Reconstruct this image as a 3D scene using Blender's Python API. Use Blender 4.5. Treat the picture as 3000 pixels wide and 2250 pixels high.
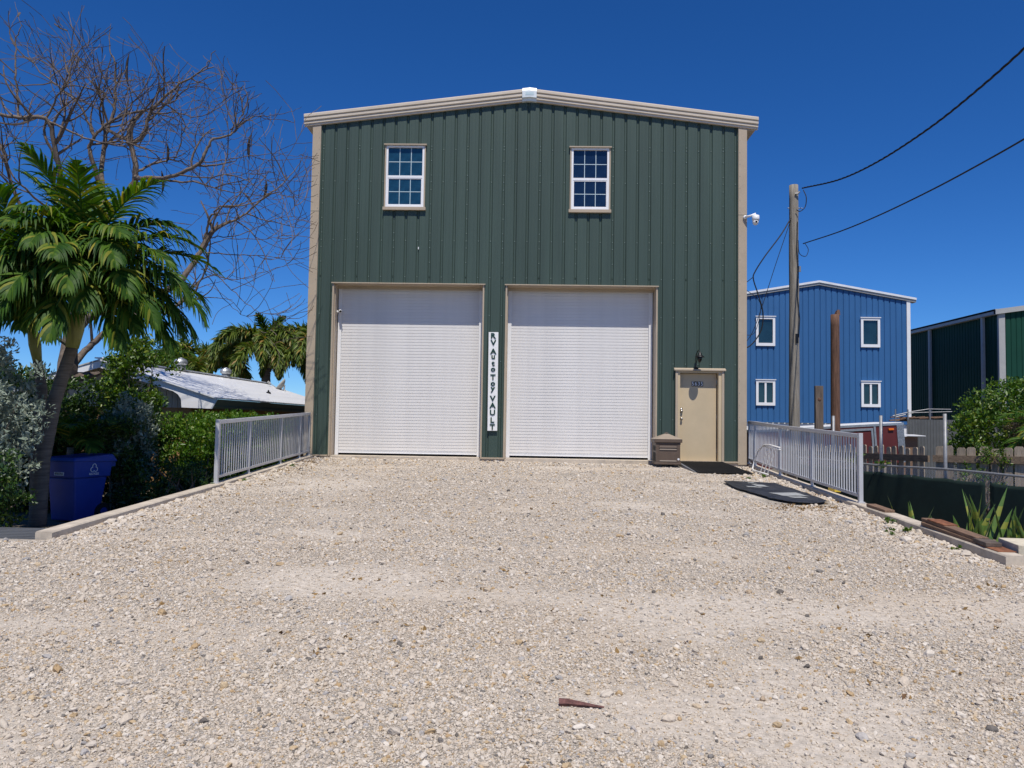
import bpy, math, random
import numpy as np
from mathutils import Vector, Matrix, noise
R = math.radians
random.seed(7); np.random.seed(7)
scene = bpy.context.scene
for o in list(bpy.data.objects): bpy.data.objects.remove(o)
COL = scene.collection

# ------------------------------------------------------------------ camera, sky, sun, exposure
camd = bpy.data.cameras.new('camera'); cam = bpy.data.objects.new('camera', camd); COL.objects.link(cam)
yaw, pit, rol = R(1.37), R(2.84), R(0.917)
fw = Vector((-math.sin(yaw)*math.cos(pit), math.cos(yaw)*math.cos(pit), math.sin(pit)))
r0 = Vector((math.cos(yaw), math.sin(yaw), 0)); u0 = r0.cross(fw)
rt = r0*math.cos(rol)+u0*math.sin(rol); up = u0*math.cos(rol)-r0*math.sin(rol)
M = Matrix.Identity(4)
for i in range(3): M[i][0] = rt[i]; M[i][1] = up[i]; M[i][2] = -fw[i]
M[2][3] = 0.901
cam.matrix_world = M
camd.sensor_width = 36; camd.lens = 27.0; camd.clip_end = 2000; camd.clip_start = 0.05
scene.camera = cam
SUN_EL, SUN_AZ = R(62), R(172)          # azimuth clockwise from +Y
w = bpy.data.worlds.new('World'); scene.world = w; w.use_nodes = True
nt = w.node_tree; nt.nodes.clear()
sky = nt.nodes.new('ShaderNodeTexSky'); sky.sky_type = 'NISHITA'; sky.sun_disc = False
sky.sun_elevation = SUN_EL; sky.sun_rotation = SUN_AZ
sky.air_density = 1.0; sky.dust_density = 0.0; sky.ozone_density = 4.0; sky.altitude = 2500
hs = nt.nodes.new('ShaderNodeHueSaturation'); hs.inputs['Saturation'].default_value = 1.25; hs.inputs['Value'].default_value = 1.0
bg = nt.nodes.new('ShaderNodeBackground'); bg.inputs['Strength'].default_value = 0.115
wo = nt.nodes.new('ShaderNodeOutputWorld')
tint = nt.nodes.new('ShaderNodeMix'); tint.data_type = 'RGBA'; tint.blend_type = 'MULTIPLY'; tint.inputs[0].default_value = 1; tint.inputs[7].default_value = (.50, .73, 1.0, 1)   # deep polarised-looking blue, same over the whole sky
nt.links.new(sky.outputs[0], hs.inputs['Color']); nt.links.new(hs.outputs[0], tint.inputs[6]); nt.links.new(tint.outputs[2], bg.inputs[0]); nt.links.new(bg.outputs[0], wo.inputs[0])
sd = bpy.data.lights.new('sun', 'SUN'); so = bpy.data.objects.new('sun', sd); COL.objects.link(so)
sd.energy = 4.6; sd.angle = R(0.53); sd.color = (1.0, 0.945, 0.86)
sdir = Vector((math.sin(SUN_AZ)*math.cos(SUN_EL), math.cos(SUN_AZ)*math.cos(SUN_EL), math.sin(SUN_EL)))
so.rotation_euler = sdir.to_track_quat('Z', 'Y').to_euler(); so.location = (10, -10, 30)
scene.view_settings.view_transform = 'Standard'; scene.view_settings.look = 'None'
scene.view_settings.exposure = 0.0; scene.view_settings.gamma = 1.0; scene.view_settings.use_curve_mapping = False
scene.render.resolution_x = 1024; scene.render.resolution_y = 768

# ------------------------------------------------------------------ materials
MATS = {}
def nodes_of(m):
    m.use_nodes = True; t = m.node_tree
    return t, t.nodes['Principled BSDF']
def pm(name, col, rough=0.55, var=0.12, nscale=3.0, bump=0.0, bscale=60.0, metal=0.0, spec=0.4, stretch=(1,1,1), objvar=0.0, col2=None, coat=0.0, coords='Object'):
    """plain procedural material: noise-varied colour, optional fine bump, optional per-object variation"""
    if name in MATS: return MATS[name]
    m = bpy.data.materials.new(name); t, b = nodes_of(m); N, L = t.nodes, t.links
    tc = N.new('ShaderNodeTexCoord'); mp = N.new('ShaderNodeMapping'); mp.inputs['Scale'].default_value = stretch
    L.new(tc.outputs[coords], mp.inputs[0])
    nz = N.new('ShaderNodeTexNoise'); nz.inputs['Scale'].default_value = nscale; nz.inputs['Detail'].default_value = 6; nz.inputs['Roughness'].default_value = .65
    L.new(mp.outputs[0], nz.inputs['Vector'])
    mx = N.new('ShaderNodeMix'); mx.data_type = 'RGBA'
    c2 = col2 or tuple(c*(1-2*var) for c in col); c1 = col if col2 else tuple(min(1, c*(1+var)) for c in col)
    mx.inputs[6].default_value = (*c1, 1); mx.inputs[7].default_value = (*c2, 1)
    rp = N.new('ShaderNodeMapRange'); rp.inputs[1].default_value = .3; rp.inputs[2].default_value = .7
    L.new(nz.outputs['Fac'], rp.inputs[0]); L.new(rp.outputs[0], mx.inputs[0])
    out = mx.outputs[2]
    if objvar > 0:
        oi = N.new('ShaderNodeObjectInfo'); mr = N.new('ShaderNodeMapRange'); mr.inputs[3].default_value = 1-objvar; mr.inputs[4].default_value = 1+objvar
        L.new(oi.outputs['Random'], mr.inputs[0])
        hv = N.new('ShaderNodeHueSaturation'); L.new(mr.outputs[0], hv.inputs['Value']); L.new(out, hv.inputs['Color']); out = hv.outputs[0]
    L.new(out, b.inputs['Base Color'])
    b.inputs['Roughness'].default_value = rough; b.inputs['Metallic'].default_value = metal; b.inputs['Specular IOR Level'].default_value = spec
    if coat: b.inputs['Coat Weight'].default_value = coat
    if bump:
        n2 = N.new('ShaderNodeTexNoise'); n2.inputs['Scale'].default_value = bscale; n2.inputs['Detail'].default_value = 4
        L.new(mp.outputs[0], n2.inputs['Vector'])
        bp = N.new('ShaderNodeBump'); bp.inputs['Strength'].default_value = bump; bp.inputs['Distance'].default_value = .01
        L.new(n2.outputs['Fac'], bp.inputs['Height']); L.new(bp.outputs[0], b.inputs['Normal'])
    MATS[name] = m; return m
def leafmat(name, c1, c2, c3=None, rough=.45, trans=.35, spec=.5):
    """leaf: colour differs from leaf to leaf (mesh island), some light passes through"""
    m = bpy.data.materials.new(name); t, b = nodes_of(m); N, L = t.nodes, t.links
    g = N.new('ShaderNodeNewGeometry'); cr = N.new('ShaderNodeValToRGB')
    e = cr.color_ramp.elements; e[0].color = (*c1, 1); e[1].color = (*c2, 1); e[1].position = .86
    if c3: x = e.new(.985); x.color = (*c3, 1)
    L.new(g.outputs['Random Per Island'], cr.inputs[0]); L.new(cr.outputs[0], b.inputs['Base Color'])
    b.inputs['Roughness'].default_value = rough; b.inputs['Specular IOR Level'].default_value = spec
    tr = N.new('ShaderNodeBsdfTranslucent'); hv = N.new('ShaderNodeHueSaturation'); hv.inputs['Saturation'].default_value = 1.15; hv.inputs['Value'].default_value = 1.25
    L.new(cr.outputs[0], hv.inputs['Color']); L.new(hv.outputs[0], tr.inputs[0])
    ms = N.new('ShaderNodeMixShader'); ms.inputs[0].default_value = trans
    out = N['Material Output']; L.new(b.outputs[0], ms.inputs[1]); L.new(tr.outputs[0], ms.inputs[2]); L.new(ms.outputs[0], out.inputs[0])
    return m
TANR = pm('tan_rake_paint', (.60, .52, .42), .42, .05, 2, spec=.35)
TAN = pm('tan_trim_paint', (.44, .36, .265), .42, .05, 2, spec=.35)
GREENW = pm('green_panel_paint', (.052, .081, .067), .48, .10, 1.6, spec=.35, stretch=(1.6, 1.6, .10), objvar=.05, bump=.02, bscale=9)
WHITED = pm('white_door_paint', (.725, .705, .68), .38, .05, 1.6, spec=.4, objvar=.012)
WHITE = pm('white_paint', (.78, .78, .78), .4, .03, 3)
VINYL = pm('white_vinyl', (.82, .82, .83), .35, .02, 3)
DOORT = pm('door_tan_paint', (.56, .45, .29), .45, .04, 2)
DARK = pm('dark_gap', (.012, .012, .012), .8, .1)
BLACKM = pm('black_metal', (.018, .018, .02), .4, .15, metal=.4)
CHROME = pm('satin_nickel', (.55, .53, .50), .25, .05, metal=1)
CONC = pm('concrete', (.55, .475, .38), .85, .14, 5, bump=.3, bscale=45)
ALUM = pm('powder_coated_rail', (.54, .54, .55), .38, .04, 4, metal=.15, spec=.5)
GALV = pm('galvanized_pipe', (.27, .275, .28), .5, .15, 12, metal=.3)
LETTER = pm('dark_green_letter', (.012, .045, .032), .35, .1)
SIGNW = pm('sign_white', (.80, .80, .79), .45, .03)
BROWNP = pm('brown_plastic', (.115, .082, .060), .5, .08, 6, bump=.08, bscale=120)
BLUEW = pm('blue_panel_paint', (.035, .125, .30), .45, .05, .8, spec=.4, stretch=(1, 1, .3), objvar=.02)
DKGREEN = pm('forest_green_panel_paint', (.010, .055, .036), .6, .06, .8, objvar=.03, spec=.15)
GREYT = pm('grey_trim', (.40, .40, .385), .5, .05)
MAROON = pm('maroon_panel', (.115, .024, .024), .45, .10, 2)
SILVER = pm('aluminium_trim', (.55, .57, .58), .35, .1, 8, metal=.7)
BINBLUE = pm('blue_bin_plastic', (.022, .055, .30), .42, .06, 4)
LOGO = pm('pale_print', (.70, .74, .80), .6, .05)
GLASSB = pm('window_glass_blue', (.012, .055, .095), .04, .25, 1.6, spec=.8, coords='Generated')
GLASSN = pm('window_glass_navy', (.008, .018, .045), .04, .25, 1.6, spec=.8, coords='Generated')
GLASSD = pm('window_glass_dark', (.010, .030, .040), .05, .3, 1, spec=.8)
MUNT = pm('muntin_pale', (.50, .62, .66), .4, .03)
POLEW = pm('weathered_pole_wood', (.38, .345, .29), .9, .3, 6, bump=.9, bscale=20, stretch=(6, 6, .3), col2=(.13, .115, .095))
BROWNW = pm('brown_post_wood', (.16, .085, .055), .85, .3, 6, bump=.6, bscale=20, stretch=(5, 5, .35))
FENCEW = pm('grey_fence_wood', (.40, .325, .24), .9, .22, 8, bump=.6, bscale=25, stretch=(6, 6, .6), objvar=.16)
RAILW = pm('grey_fence_rail_wood', (.23, .165, .11), .9, .25, 6, bump=.6, bscale=25, stretch=(6, .5, 6))
BOARDW = pm('weathered_board', (.25, .155, .10), .9, .3, 8, bump=.5, bscale=30, stretch=(6, .5, 6), objvar=.15)
RUST = pm('rusty_steel', (.24, .095, .045), .85, .3, 14, bump=.3)
CABLE = pm('black_cable', (.012, .012, .014), .6, .1)
BARK = pm('grey_bark', (.185, .145, .115), .9, .25, 9, bump=.5, bscale=30)
TWIG = pm('twig_bark', (.14, .107, .084), .9, .25, 7)
POD = pm('seed_pod', (.025, .015, .012), .7, .2)
SCREEN = pm('green_privacy_cloth', (.006, .022, .018), .9, .12, 6, bump=.2, bscale=300)
RUBBER = pm('black_rubber', (.018, .018, .018), .75, .2, 20, bump=.3, bscale=90)
TARP = pm('black_woven_tarp', (.028, .030, .034), .5, .35, 5, bump=.8, bscale=14)
PATCH = pm('pale_tape', (.36, .37, .36), .5, .08, 20)
HOUSEW = pm('tan_stucco', (.34, .20, .085), .9, .1, 4, bump=.2)
SIDING = pm('cream_siding', (.45, .43, .37), .7, .06)
OLIVE = pm('olive_fascia', (.10, .115, .075), .6, .06)
ROOFW = pm('white_roof_metal', (.82, .82, .82), .35, .05, 2, metal=.1)
PVC = pm('white_pvc', (.80, .78, .74), .35, .06, 10)
CAMW = pm('camera_white', (.80, .80, .80), .35, .02)
BLACKG = pm('black_gloss', (.01, .01, .01), .1, .1)
AMBER = pm('amber_lens', (.75, .16, .01), .25, .05)
YELLOW = pm('yellow_paint', (.70, .50, .05), .5, .1)
LIME = pm('limestone_block', (.62, .55, .42), .9, .1, 8, bump=.4, bscale=40)
GREYF = pm('grey_sheet_metal', (.11, .115, .115), .6, .1, 3)
BAMB = pm('translucent_white_cap', (.72, .78, .80), .35, .06)
FASTEN = pm('screw_paint', (.19, .24, .22), .4, .1)

def ground_mat():
    m = bpy.data.materials.new('gravel_ground'); t, b = nodes_of(m); N, L = t.nodes, t.links
    tc = N.new('ShaderNodeTexCoord')
    v = N.new('ShaderNodeTexVoronoi'); v.inputs['Scale'].default_value = 95; v.inputs['Randomness'].default_value = 1
    v2 = N.new('ShaderNodeTexVoronoi'); v2.inputs['Scale'].default_value = 260
    n = N.new('ShaderNodeTexNoise'); n.inputs['Scale'].default_value = 3.0; n.inputs['Detail'].default_value = 7; n.inputs['Roughness'].default_value = .6
    for q in (v, v2, n): L.new(tc.outputs['Object'], q.inputs['Vector'])
    cr = N.new('ShaderNodeValToRGB'); e = cr.color_ramp.elements
    e[0].color = (.40, .35, .285, 1); e[1].color = (.61, .55, .47, 1)
    for p, c in ((.30, (.49, .43, .355)), (.62, (.55, .49, .41)), (.9, (.36, .32, .275))): x = e.new(p); x.color = (*c, 1)
    sep = N.new('ShaderNodeSeparateColor'); L.new(v.outputs['Color'], sep.inputs[0]); L.new(sep.outputs[0], cr.inputs[0])
    sand = N.new('ShaderNodeMix'); sand.data_type = 'RGBA'; sand.inputs[7].default_value = (.565, .50, .42, 1)
    at = N.new('ShaderNodeAttribute'); at.attribute_name = 'sand'; ad = N.new('ShaderNodeMath'); ad.operation = 'MULTIPLY_ADD'; ad.inputs[1].default_value = .5; ad.inputs[2].default_value = -.22; ad.use_clamp = False
    L.new(n.outputs['Fac'], ad.inputs[0]); a2 = N.new('ShaderNodeMath'); a2.use_clamp = True; L.new(at.outputs['Fac'], a2.inputs[0]); L.new(ad.outputs[0], a2.inputs[1]); mr = a2
    L.new(mr.outputs[0], sand.inputs[0]); L.new(cr.outputs[0], sand.inputs[6])
    # faint brown soil staining with its own shape
    n3 = N.new('ShaderNodeTexNoise'); n3.inputs['Scale'].default_value = .33; n3.inputs['Detail'].default_value = 8
    L.new(tc.outputs['Object'], n3.inputs['Vector'])
    st = N.new('ShaderNodeMix'); st.data_type = 'RGBA'; st.blend_type = 'MULTIPLY'; st.inputs[7].default_value = (.93, .86, .76, 1)
    m2 = N.new('ShaderNodeMapRange'); m2.inputs[1].default_value = .5; m2.inputs[2].default_value = .75
    L.new(n3.outputs['Fac'], m2.inputs[0]); L.new(m2.outputs[0], st.inputs[0]); L.new(sand.outputs[2], st.inputs[6])
    n4 = N.new('ShaderNodeTexNoise'); n4.inputs['Scale'].default_value = 20; n4.inputs['Detail'].default_value = 5; n4.inputs['Roughness'].default_value = .75; L.new(tc.outputs['Object'], n4.inputs['Vector'])
    m4 = N.new('ShaderNodeMapRange'); m4.inputs[1].default_value = .32; m4.inputs[2].default_value = .68; m4.inputs[3].default_value = .72; m4.inputs[4].default_value = 1.28; L.new(n4.outputs['Fac'], m4.inputs[0])
    h4 = N.new('ShaderNodeHueSaturation'); L.new(m4.outputs[0], h4.inputs['Value']); L.new(st.outputs[2], h4.inputs['Color'])
    L.new(h4.outputs[0], b.inputs['Base Color']); b.inputs['Roughness'].default_value = .95; b.inputs['Specular IOR Level'].default_value = .1
    bp = N.new('ShaderNodeBump'); bp.inputs['Strength'].default_value = 1.0; bp.inputs['Distance'].default_value = .012; bp.invert = True
    L.new(v.outputs['Distance'], bp.inputs['Height'])
    iv = N.new('ShaderNodeMapRange'); iv.inputs[3].default_value = 1.0; iv.inputs[4].default_value = .12; L.new(mr.outputs[0], iv.inputs[0]); L.new(iv.outputs[0], bp.inputs['Strength'])
    bp2 = N.new('ShaderNodeBump'); bp2.inputs['Strength'].default_value = .6; bp2.inputs['Distance'].default_value = .005; bp2.invert = True
    L.new(v2.outputs['Distance'], bp2.inputs['Height']); L.new(bp.outputs[0], bp2.inputs['Normal']); L.new(bp2.outputs[0], b.inputs['Normal'])
    return m
GRAVEL = ground_mat()
def stone_mat():
    m = bpy.data.materials.new('gravel_stone'); t, b = nodes_of(m); N, L = t.nodes, t.links
    a = N.new('ShaderNodeAttribute'); a.attribute_type = 'INSTANCER'; a.attribute_name = 'col'
    cr = N.new('ShaderNodeValToRGB'); e = cr.color_ramp.elements
    e[0].color = (.62, .56, .48, 1); e[1].color = (.20, .19, .18, 1); e[0].position = 0
    for p, c in ((.18, (.55, .485, .405)), (.5, (.48, .415, .335)), (.74, (.53, .455, .37)), (.83, (.47, .36, .225)), (.885, (.38, .26, .14)), (.91, (.42, .39, .36)), (.97, (.33, .31, .29)), (.995, (.10, .085, .07))):
        x = e.new(p); x.color = (*c, 1)
    L.new(a.outputs['Fac'], cr.inputs[0])
    n = N.new('ShaderNodeTexNoise'); n.inputs['Scale'].default_value = 2.5; n.inputs['Detail'].default_value = 4
    tc = N.new('ShaderNodeTexCoord'); L.new(tc.outputs['Object'], n.inputs['Vector'])
    mr = N.new('ShaderNodeMapRange'); mr.inputs[3].default_value = .78; mr.inputs[4].default_value = 1.30; L.new(n.outputs['Fac'], mr.inputs[0])
    hv = N.new('ShaderNodeHueSaturation'); L.new(mr.outputs[0], hv.inputs['Value']); L.new(cr.outputs[0], hv.inputs['Color'])
    L.new(hv.outputs[0], b.inputs['Base Color']); b.inputs['Roughness'].default_value = .9; b.inputs['Specular IOR Level'].default_value = .15
    return m
STONE = stone_mat()
YARD = pm('yard_soil', (.22, .19, .145), .95, .25, 2.5, bump=.8, bscale=25, col2=(.10, .085, .06))
PALM = leafmat('palm_leaflet', (.022, .070, .010), (.088, .170, .018), (.30, .27, .04), .55, .32, .22)
FOX = leafmat('foxtail_leaflet', (.055, .115, .020), (.185, .235, .040), (.30, .19, .05), .5, .3)
SILVERL = leafmat('silver_leaf', (.16, .21, .16), (.33, .38, .30), (.42, .46, .34), .55, .2)
GREENL = leafmat('green_leaf', (.040, .105, .013), (.125, .210, .022), (.24, .27, .04), .38, .3)
DEEPL = leafmat('deep_green_leaf', (.020, .055, .012), (.055, .115, .018), (.11, .15, .03), .4, .25)
YELLL = leafmat('yellow_green_leaf', (.045, .125, .010), (.125, .235, .020), (.26, .29, .04), .36, .35)
VINEL = leafmat('brown_vine', (.075, .055, .03), (.14, .10, .055), None, .7, .15)
SNAKE = leafmat('snake_plant_leaf', (.045, .12, .03), (.15, .23, .045), (.36, .32, .05), .35, .15)
DRYL = leafmat('dry_leaf', (.20, .12, .04), (.33, .20, .07), (.12, .06, .03), .8, .1)
CSHAFT = pm('palm_crownshaft', (.25, .27, .085), .45, .2, 4, stretch=(3, 3, .4))
PALMTR = pm('palm_trunk_bark', (.17, .145, .12), .85, .25, 5, bump=.5, bscale=18, stretch=(.6, .6, 6))

# ------------------------------------------------------------------ helpers
class MB:
    def __init__(s): s.v = []; s.f = []
    def box(s, x0, x1, y0, y1, z0, z1):
        n = len(s.v); s.v += [(x0,y0,z0),(x1,y0,z0),(x1,y1,z0),(x0,y1,z0),(x0,y0,z1),(x1,y0,z1),(x1,y1,z1),(x0,y1,z1)]
        s.f += [(n,n+3,n+2,n+1),(n+4,n+5,n+6,n+7),(n,n+1,n+5,n+4),(n+1,n+2,n+6,n+5),(n+2,n+3,n+7,n+6),(n+3,n,n+4,n+7)]
        return s
    def hexa(s, p):   # 8 points, bottom ring then top ring
        n = len(s.v); s.v += [tuple(q) for q in p]
        s.f += [(n,n+3,n+2,n+1),(n+4,n+5,n+6,n+7),(n,n+1,n+5,n+4),(n+1,n+2,n+6,n+5),(n+2,n+3,n+7,n+6),(n+3,n,n+4,n+7)]
        return s
    def beam(s, a, b, w, h, upv=(0,0,1)):   # rectangular bar from a to b
        a, b = Vector(a), Vector(b); d = (b-a).normalized(); sd_ = d.cross(Vector(upv))
        if sd_.length < 1e-4: sd_ = d.cross(Vector((1,0,0)))
        sd_.normalize(); u = sd_.cross(d).normalized(); sd_ *= w/2; u *= h/2
        return s.hexa([a-sd_-u, a+sd_-u, b+sd_-u, b-sd_-u, a-sd_+u, a+sd_+u, b+sd_+u, b-sd_+u])
    def quad(s, *p):
        n = len(s.v); s.v += [tuple(q) for q in p]; s.f.append(tuple(range(n, n+len(p)))); return s
    def tube(s, pts, rad, sides=6, cap=True):
        pts = [Vector(p) for p in pts]; n0 = len(s.v); k = len(pts)
        if not hasattr(rad, '__len__'): rad = [rad]*k
        d = (pts[1]-pts[0]).normalized(); ref = Vector((0,0,1)) if abs(d.z) < .9 else Vector((1,0,0))
        n = d.cross(ref).normalized()
        for i in range(k):
            d = (pts[min(i+1,k-1)]-pts[max(i-1,0)]).normalized()
            n = (n-d*n.dot(d)); n = n.normalized() if n.length > 1e-6 else d.orthogonal().normalized(); bn = d.cross(n)
            for j in range(sides):
                a = 2*math.pi*j/sides; q = pts[i]+(n*math.cos(a)+bn*math.sin(a))*rad[i]; s.v.append(tuple(q))
        for i in range(k-1):
            for j in range(sides):
                a = n0+i*sides+j; b = n0+i*sides+(j+1)%sides; s.f.append((a, b, b+sides, a+sides))
        if cap:
            s.f.append(tuple(n0+j for j in reversed(range(sides)))); s.f.append(tuple(n0+(k-1)*sides+j for j in range(sides)))
        return s
    def lathe(s, prof, c=(0,0,0), sides=16):
        n0 = len(s.v)
        for r, z in prof:
            for j in range(sides):
                a = 2*math.pi*j/sides; s.v.append((c[0]+r*math.cos(a), c[1]+r*math.sin(a), c[2]+z))
        for i in range(len(prof)-1):
            for j in range(sides):
                a = n0+i*sides+j; b = n0+i*sides+(j+1)%sides; s.f.append((a, b, b+sides, a+sides))
        s.f.append(tuple(n0+j for j in reversed(range(sides)))); s.f.append(tuple(n0+(len(prof)-1)*sides+j for j in range(sides)))
        return s
    def extrude(s, prof, place):    # prof: list of 2D points, place: list of functions (u,v)->xyz, one for each station
        n0 = len(s.v); k = len(prof)
        for fn in place: s.v += [tuple(fn(u, v)) for u, v in prof]
        for i in range(len(place)-1):
            for j in range(k):
                a = n0+i*k+j; b = n0+i*k+(j+1)%k; s.f.append((a, b, b+k, a+k))
        s.f.append(tuple(n0+j for j in reversed(range(k)))); s.f.append(tuple(n0+(len(place)-1)*k+j for j in range(k)))
        return s
    def mesh(s, name, mat, smooth=False):
        me = bpy.data.meshes.new(name); me.from_pydata(s.v, [], s.f); me.materials.append(mat)
        if smooth: me.polygons.foreach_set('use_smooth', [True]*len(me.polygons))
        me.update(); return me
    def build(s, name, mat, parent=None, smooth=False, bevel=0.0):
        o = bpy.data.objects.new(name, s.mesh(name, mat, smooth)); COL.objects.link(o); o.parent = parent
        if bevel:
            bv = o.modifiers.new('bevel', 'BEVEL'); bv.width = bevel; bv.segments = 2; bv.limit_method = 'ANGLE'; bv.angle_limit = R(40)
        return o
def tag(o, label=None, cat=None, group=None, kind=None):
    if label: o['label'] = label
    if cat: o['category'] = cat
    if group: o['group'] = group
    if kind: o['kind'] = kind
    return o
def empty(name, loc=(0,0,0), label=None, cat=None, group=None, rz=0.0):
    o = bpy.data.objects.new(name, None); o.empty_display_size = .2; COL.objects.link(o); o.location = loc; o.rotation_euler = (0,0,rz)
    return tag(o, label, cat, group)
def inst(name, me, parent, loc=(0,0,0), rot=(0,0,0), scl=(1,1,1)):
    o = bpy.data.objects.new(name, me); COL.objects.link(o); o.parent = parent; o.location = loc; o.rotation_euler = rot; o.scale = scl; return o
def np_mesh(name, V, F4, mat, smooth=False):
    """V (n,3), F4 (m,4) quads"""
    me = bpy.data.meshes.new(name); me.vertices.add(len(V)); me.vertices.foreach_set('co', np.asarray(V, np.float32).ravel())
    k = F4.shape[1]; me.loops.add(F4.size); me.loops.foreach_set('vertex_index', F4.astype(np.int32).ravel())
    me.polygons.add(len(F4)); me.polygons.foreach_set('loop_start', np.arange(0, F4.size, k, dtype=np.int32)); me.polygons.foreach_set('loop_total', np.full(len(F4), k, np.int32))
    if smooth: me.polygons.foreach_set('use_smooth', np.ones(len(F4), bool))
    me.materials.append(mat); me.update(calc_edges=True); me.validate(); return me
def text_mesh(s, size, extrude, mat, bold=0.0):
    cu = bpy.data.curves.new('t', 'FONT'); cu.body = s; cu.size = size; cu.extrude = extrude; cu.align_x = 'CENTER'; cu.align_y = 'CENTER'; cu.offset = bold; cu.resolution_u = 3
    o = bpy.data.objects.new('t', cu); COL.objects.link(o)
    dg = bpy.context.evaluated_depsgraph_get(); me = bpy.data.meshes.new_from_object(o.evaluated_get(dg)); me.materials.clear(); me.materials.append(mat)
    bpy.data.objects.remove(o); bpy.data.curves.remove(cu); return me

# ------------------------------------------------------------------ ground
def gbase(x, y): return -.082-.0315*(19-y)-.005*x
def gz(x, y):
    z = gbase(x, y)
    z += .022*noise.noise((x*.45, y*.45, 0))+.008*noise.noise((x*1.7, y*1.7, 3))
    if y > 16.5: z = z + (gbase(x, y) - z)*min(1, (y-16.5)/2)
    return z
def sandy(x, y):      # 0 stony .. 1 bare packed sand
    pn = noise.fractal((x*.42, y*.75, 9), 1, 2, 5)
    for cx, cy, rx, ry, k in ((-1.9, 6.5, 1.7, .6, .42), (-3.2, 5.2, 1.0, .4, .3), (.6, 4.15, .7, .3, .3), (1.0, 5.6, .9, .35, .25), (2.6, 4.6, .8, .3, .25), (1.2, 8.3, 1.2, .5, .2)): pn += k*math.exp(-((x-cx)/rx)**2-((y-cy)/ry)**2)
    return .88*min(1, max(0, (pn+.04)/.60))
def gxl(y): return -5.0-.032*(y-8)         # inner edge of the left kerb
def gxr(y): return 4.80+.050*(y-8)         # inner edge of the right kerb
def drive():
    V, F = [], []
    # apron in front of the kerb ends (wide) and the ramp between the kerbs
    ys = np.concatenate([np.linspace(-8, 2.5, 22), np.linspace(2.65, 8.0, 60)]); xs = np.linspace(-11, 11, 150)
    for y in ys:
        for x in xs: V.append((x, y, gz(x, y)))
    n = len(xs)
    for j in range(len(ys)-1):
        for i in range(n-1): F.append((j*n+i, j*n+i+1, (j+1)*n+i+1, (j+1)*n+i))
    base = len(V); ys = np.linspace(8.0, 19.06, 90); ts = np.linspace(0, 1, 80)
    for y in ys:
        for t in ts:
            x = gxl(y)-.05+t*(gxr(y)-gxl(y)+.10); V.append((x, y, gz(x, y)))
    n = len(ts)
    for j in range(len(ys)-1):
        for i in range(n-1): F.append((base+j*n+i, base+j*n+i+1, base+(j+1)*n+i+1, base+(j+1)*n+i))
    me = bpy.data.meshes.new('gravel_driveway'); me.from_pydata(V, [], F); at = me.attributes.new('sand', 'FLOAT', 'POINT'); at.data.foreach_set('value', [sandy(v[0], v[1]) for v in V]); me.materials.append(GRAVEL); me.polygons.foreach_set('use_smooth', [True]*len(F))
    o = bpy.data.objects.new('gravel_driveway', me); COL.objects.link(o); return tag(o, 'pale crushed limestone gravel driveway rising to the green building', None, kind='structure')
drive()
def yard_z(x, y):
    s = min(1, max(0, (y-7.6)/4.0)); s = s*s*(3-2*s)
    return -.56+(-.83+.56)*s - .10*max(0, min(1, (abs(x)-8)/6))*0
def yard():
    xs = np.concatenate([[-600, -120, -40], np.linspace(-20, 24, 60), [45, 120, 600]]); ys = np.concatenate([[-600, -100, -20], np.linspace(-6, 30, 60), [50, 120, 700]])
    V = [(x, y, yard_z(x, y)-(.35 if (-4.9 < x < 4.7) or y < 7.4 else 0)+.03*noise.noise((x*.6, y*.6, 5))) for y in ys for x in xs]; n = len(xs)
    F = [(j*n+i, j*n+i+1, (j+1)*n+i+1, (j+1)*n+i) for j in range(len(ys)-1) for i in range(n-1)]
    me = bpy.data.meshes.new('yard_ground'); me.from_pydata(V, [], F); me.materials.append(YARD)
    o = bpy.data.objects.new('yard_ground', me); COL.objects.link(o); tag(o, 'shaded soil of the lower yards beside the driveway', None, kind='structure')
yard()
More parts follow.
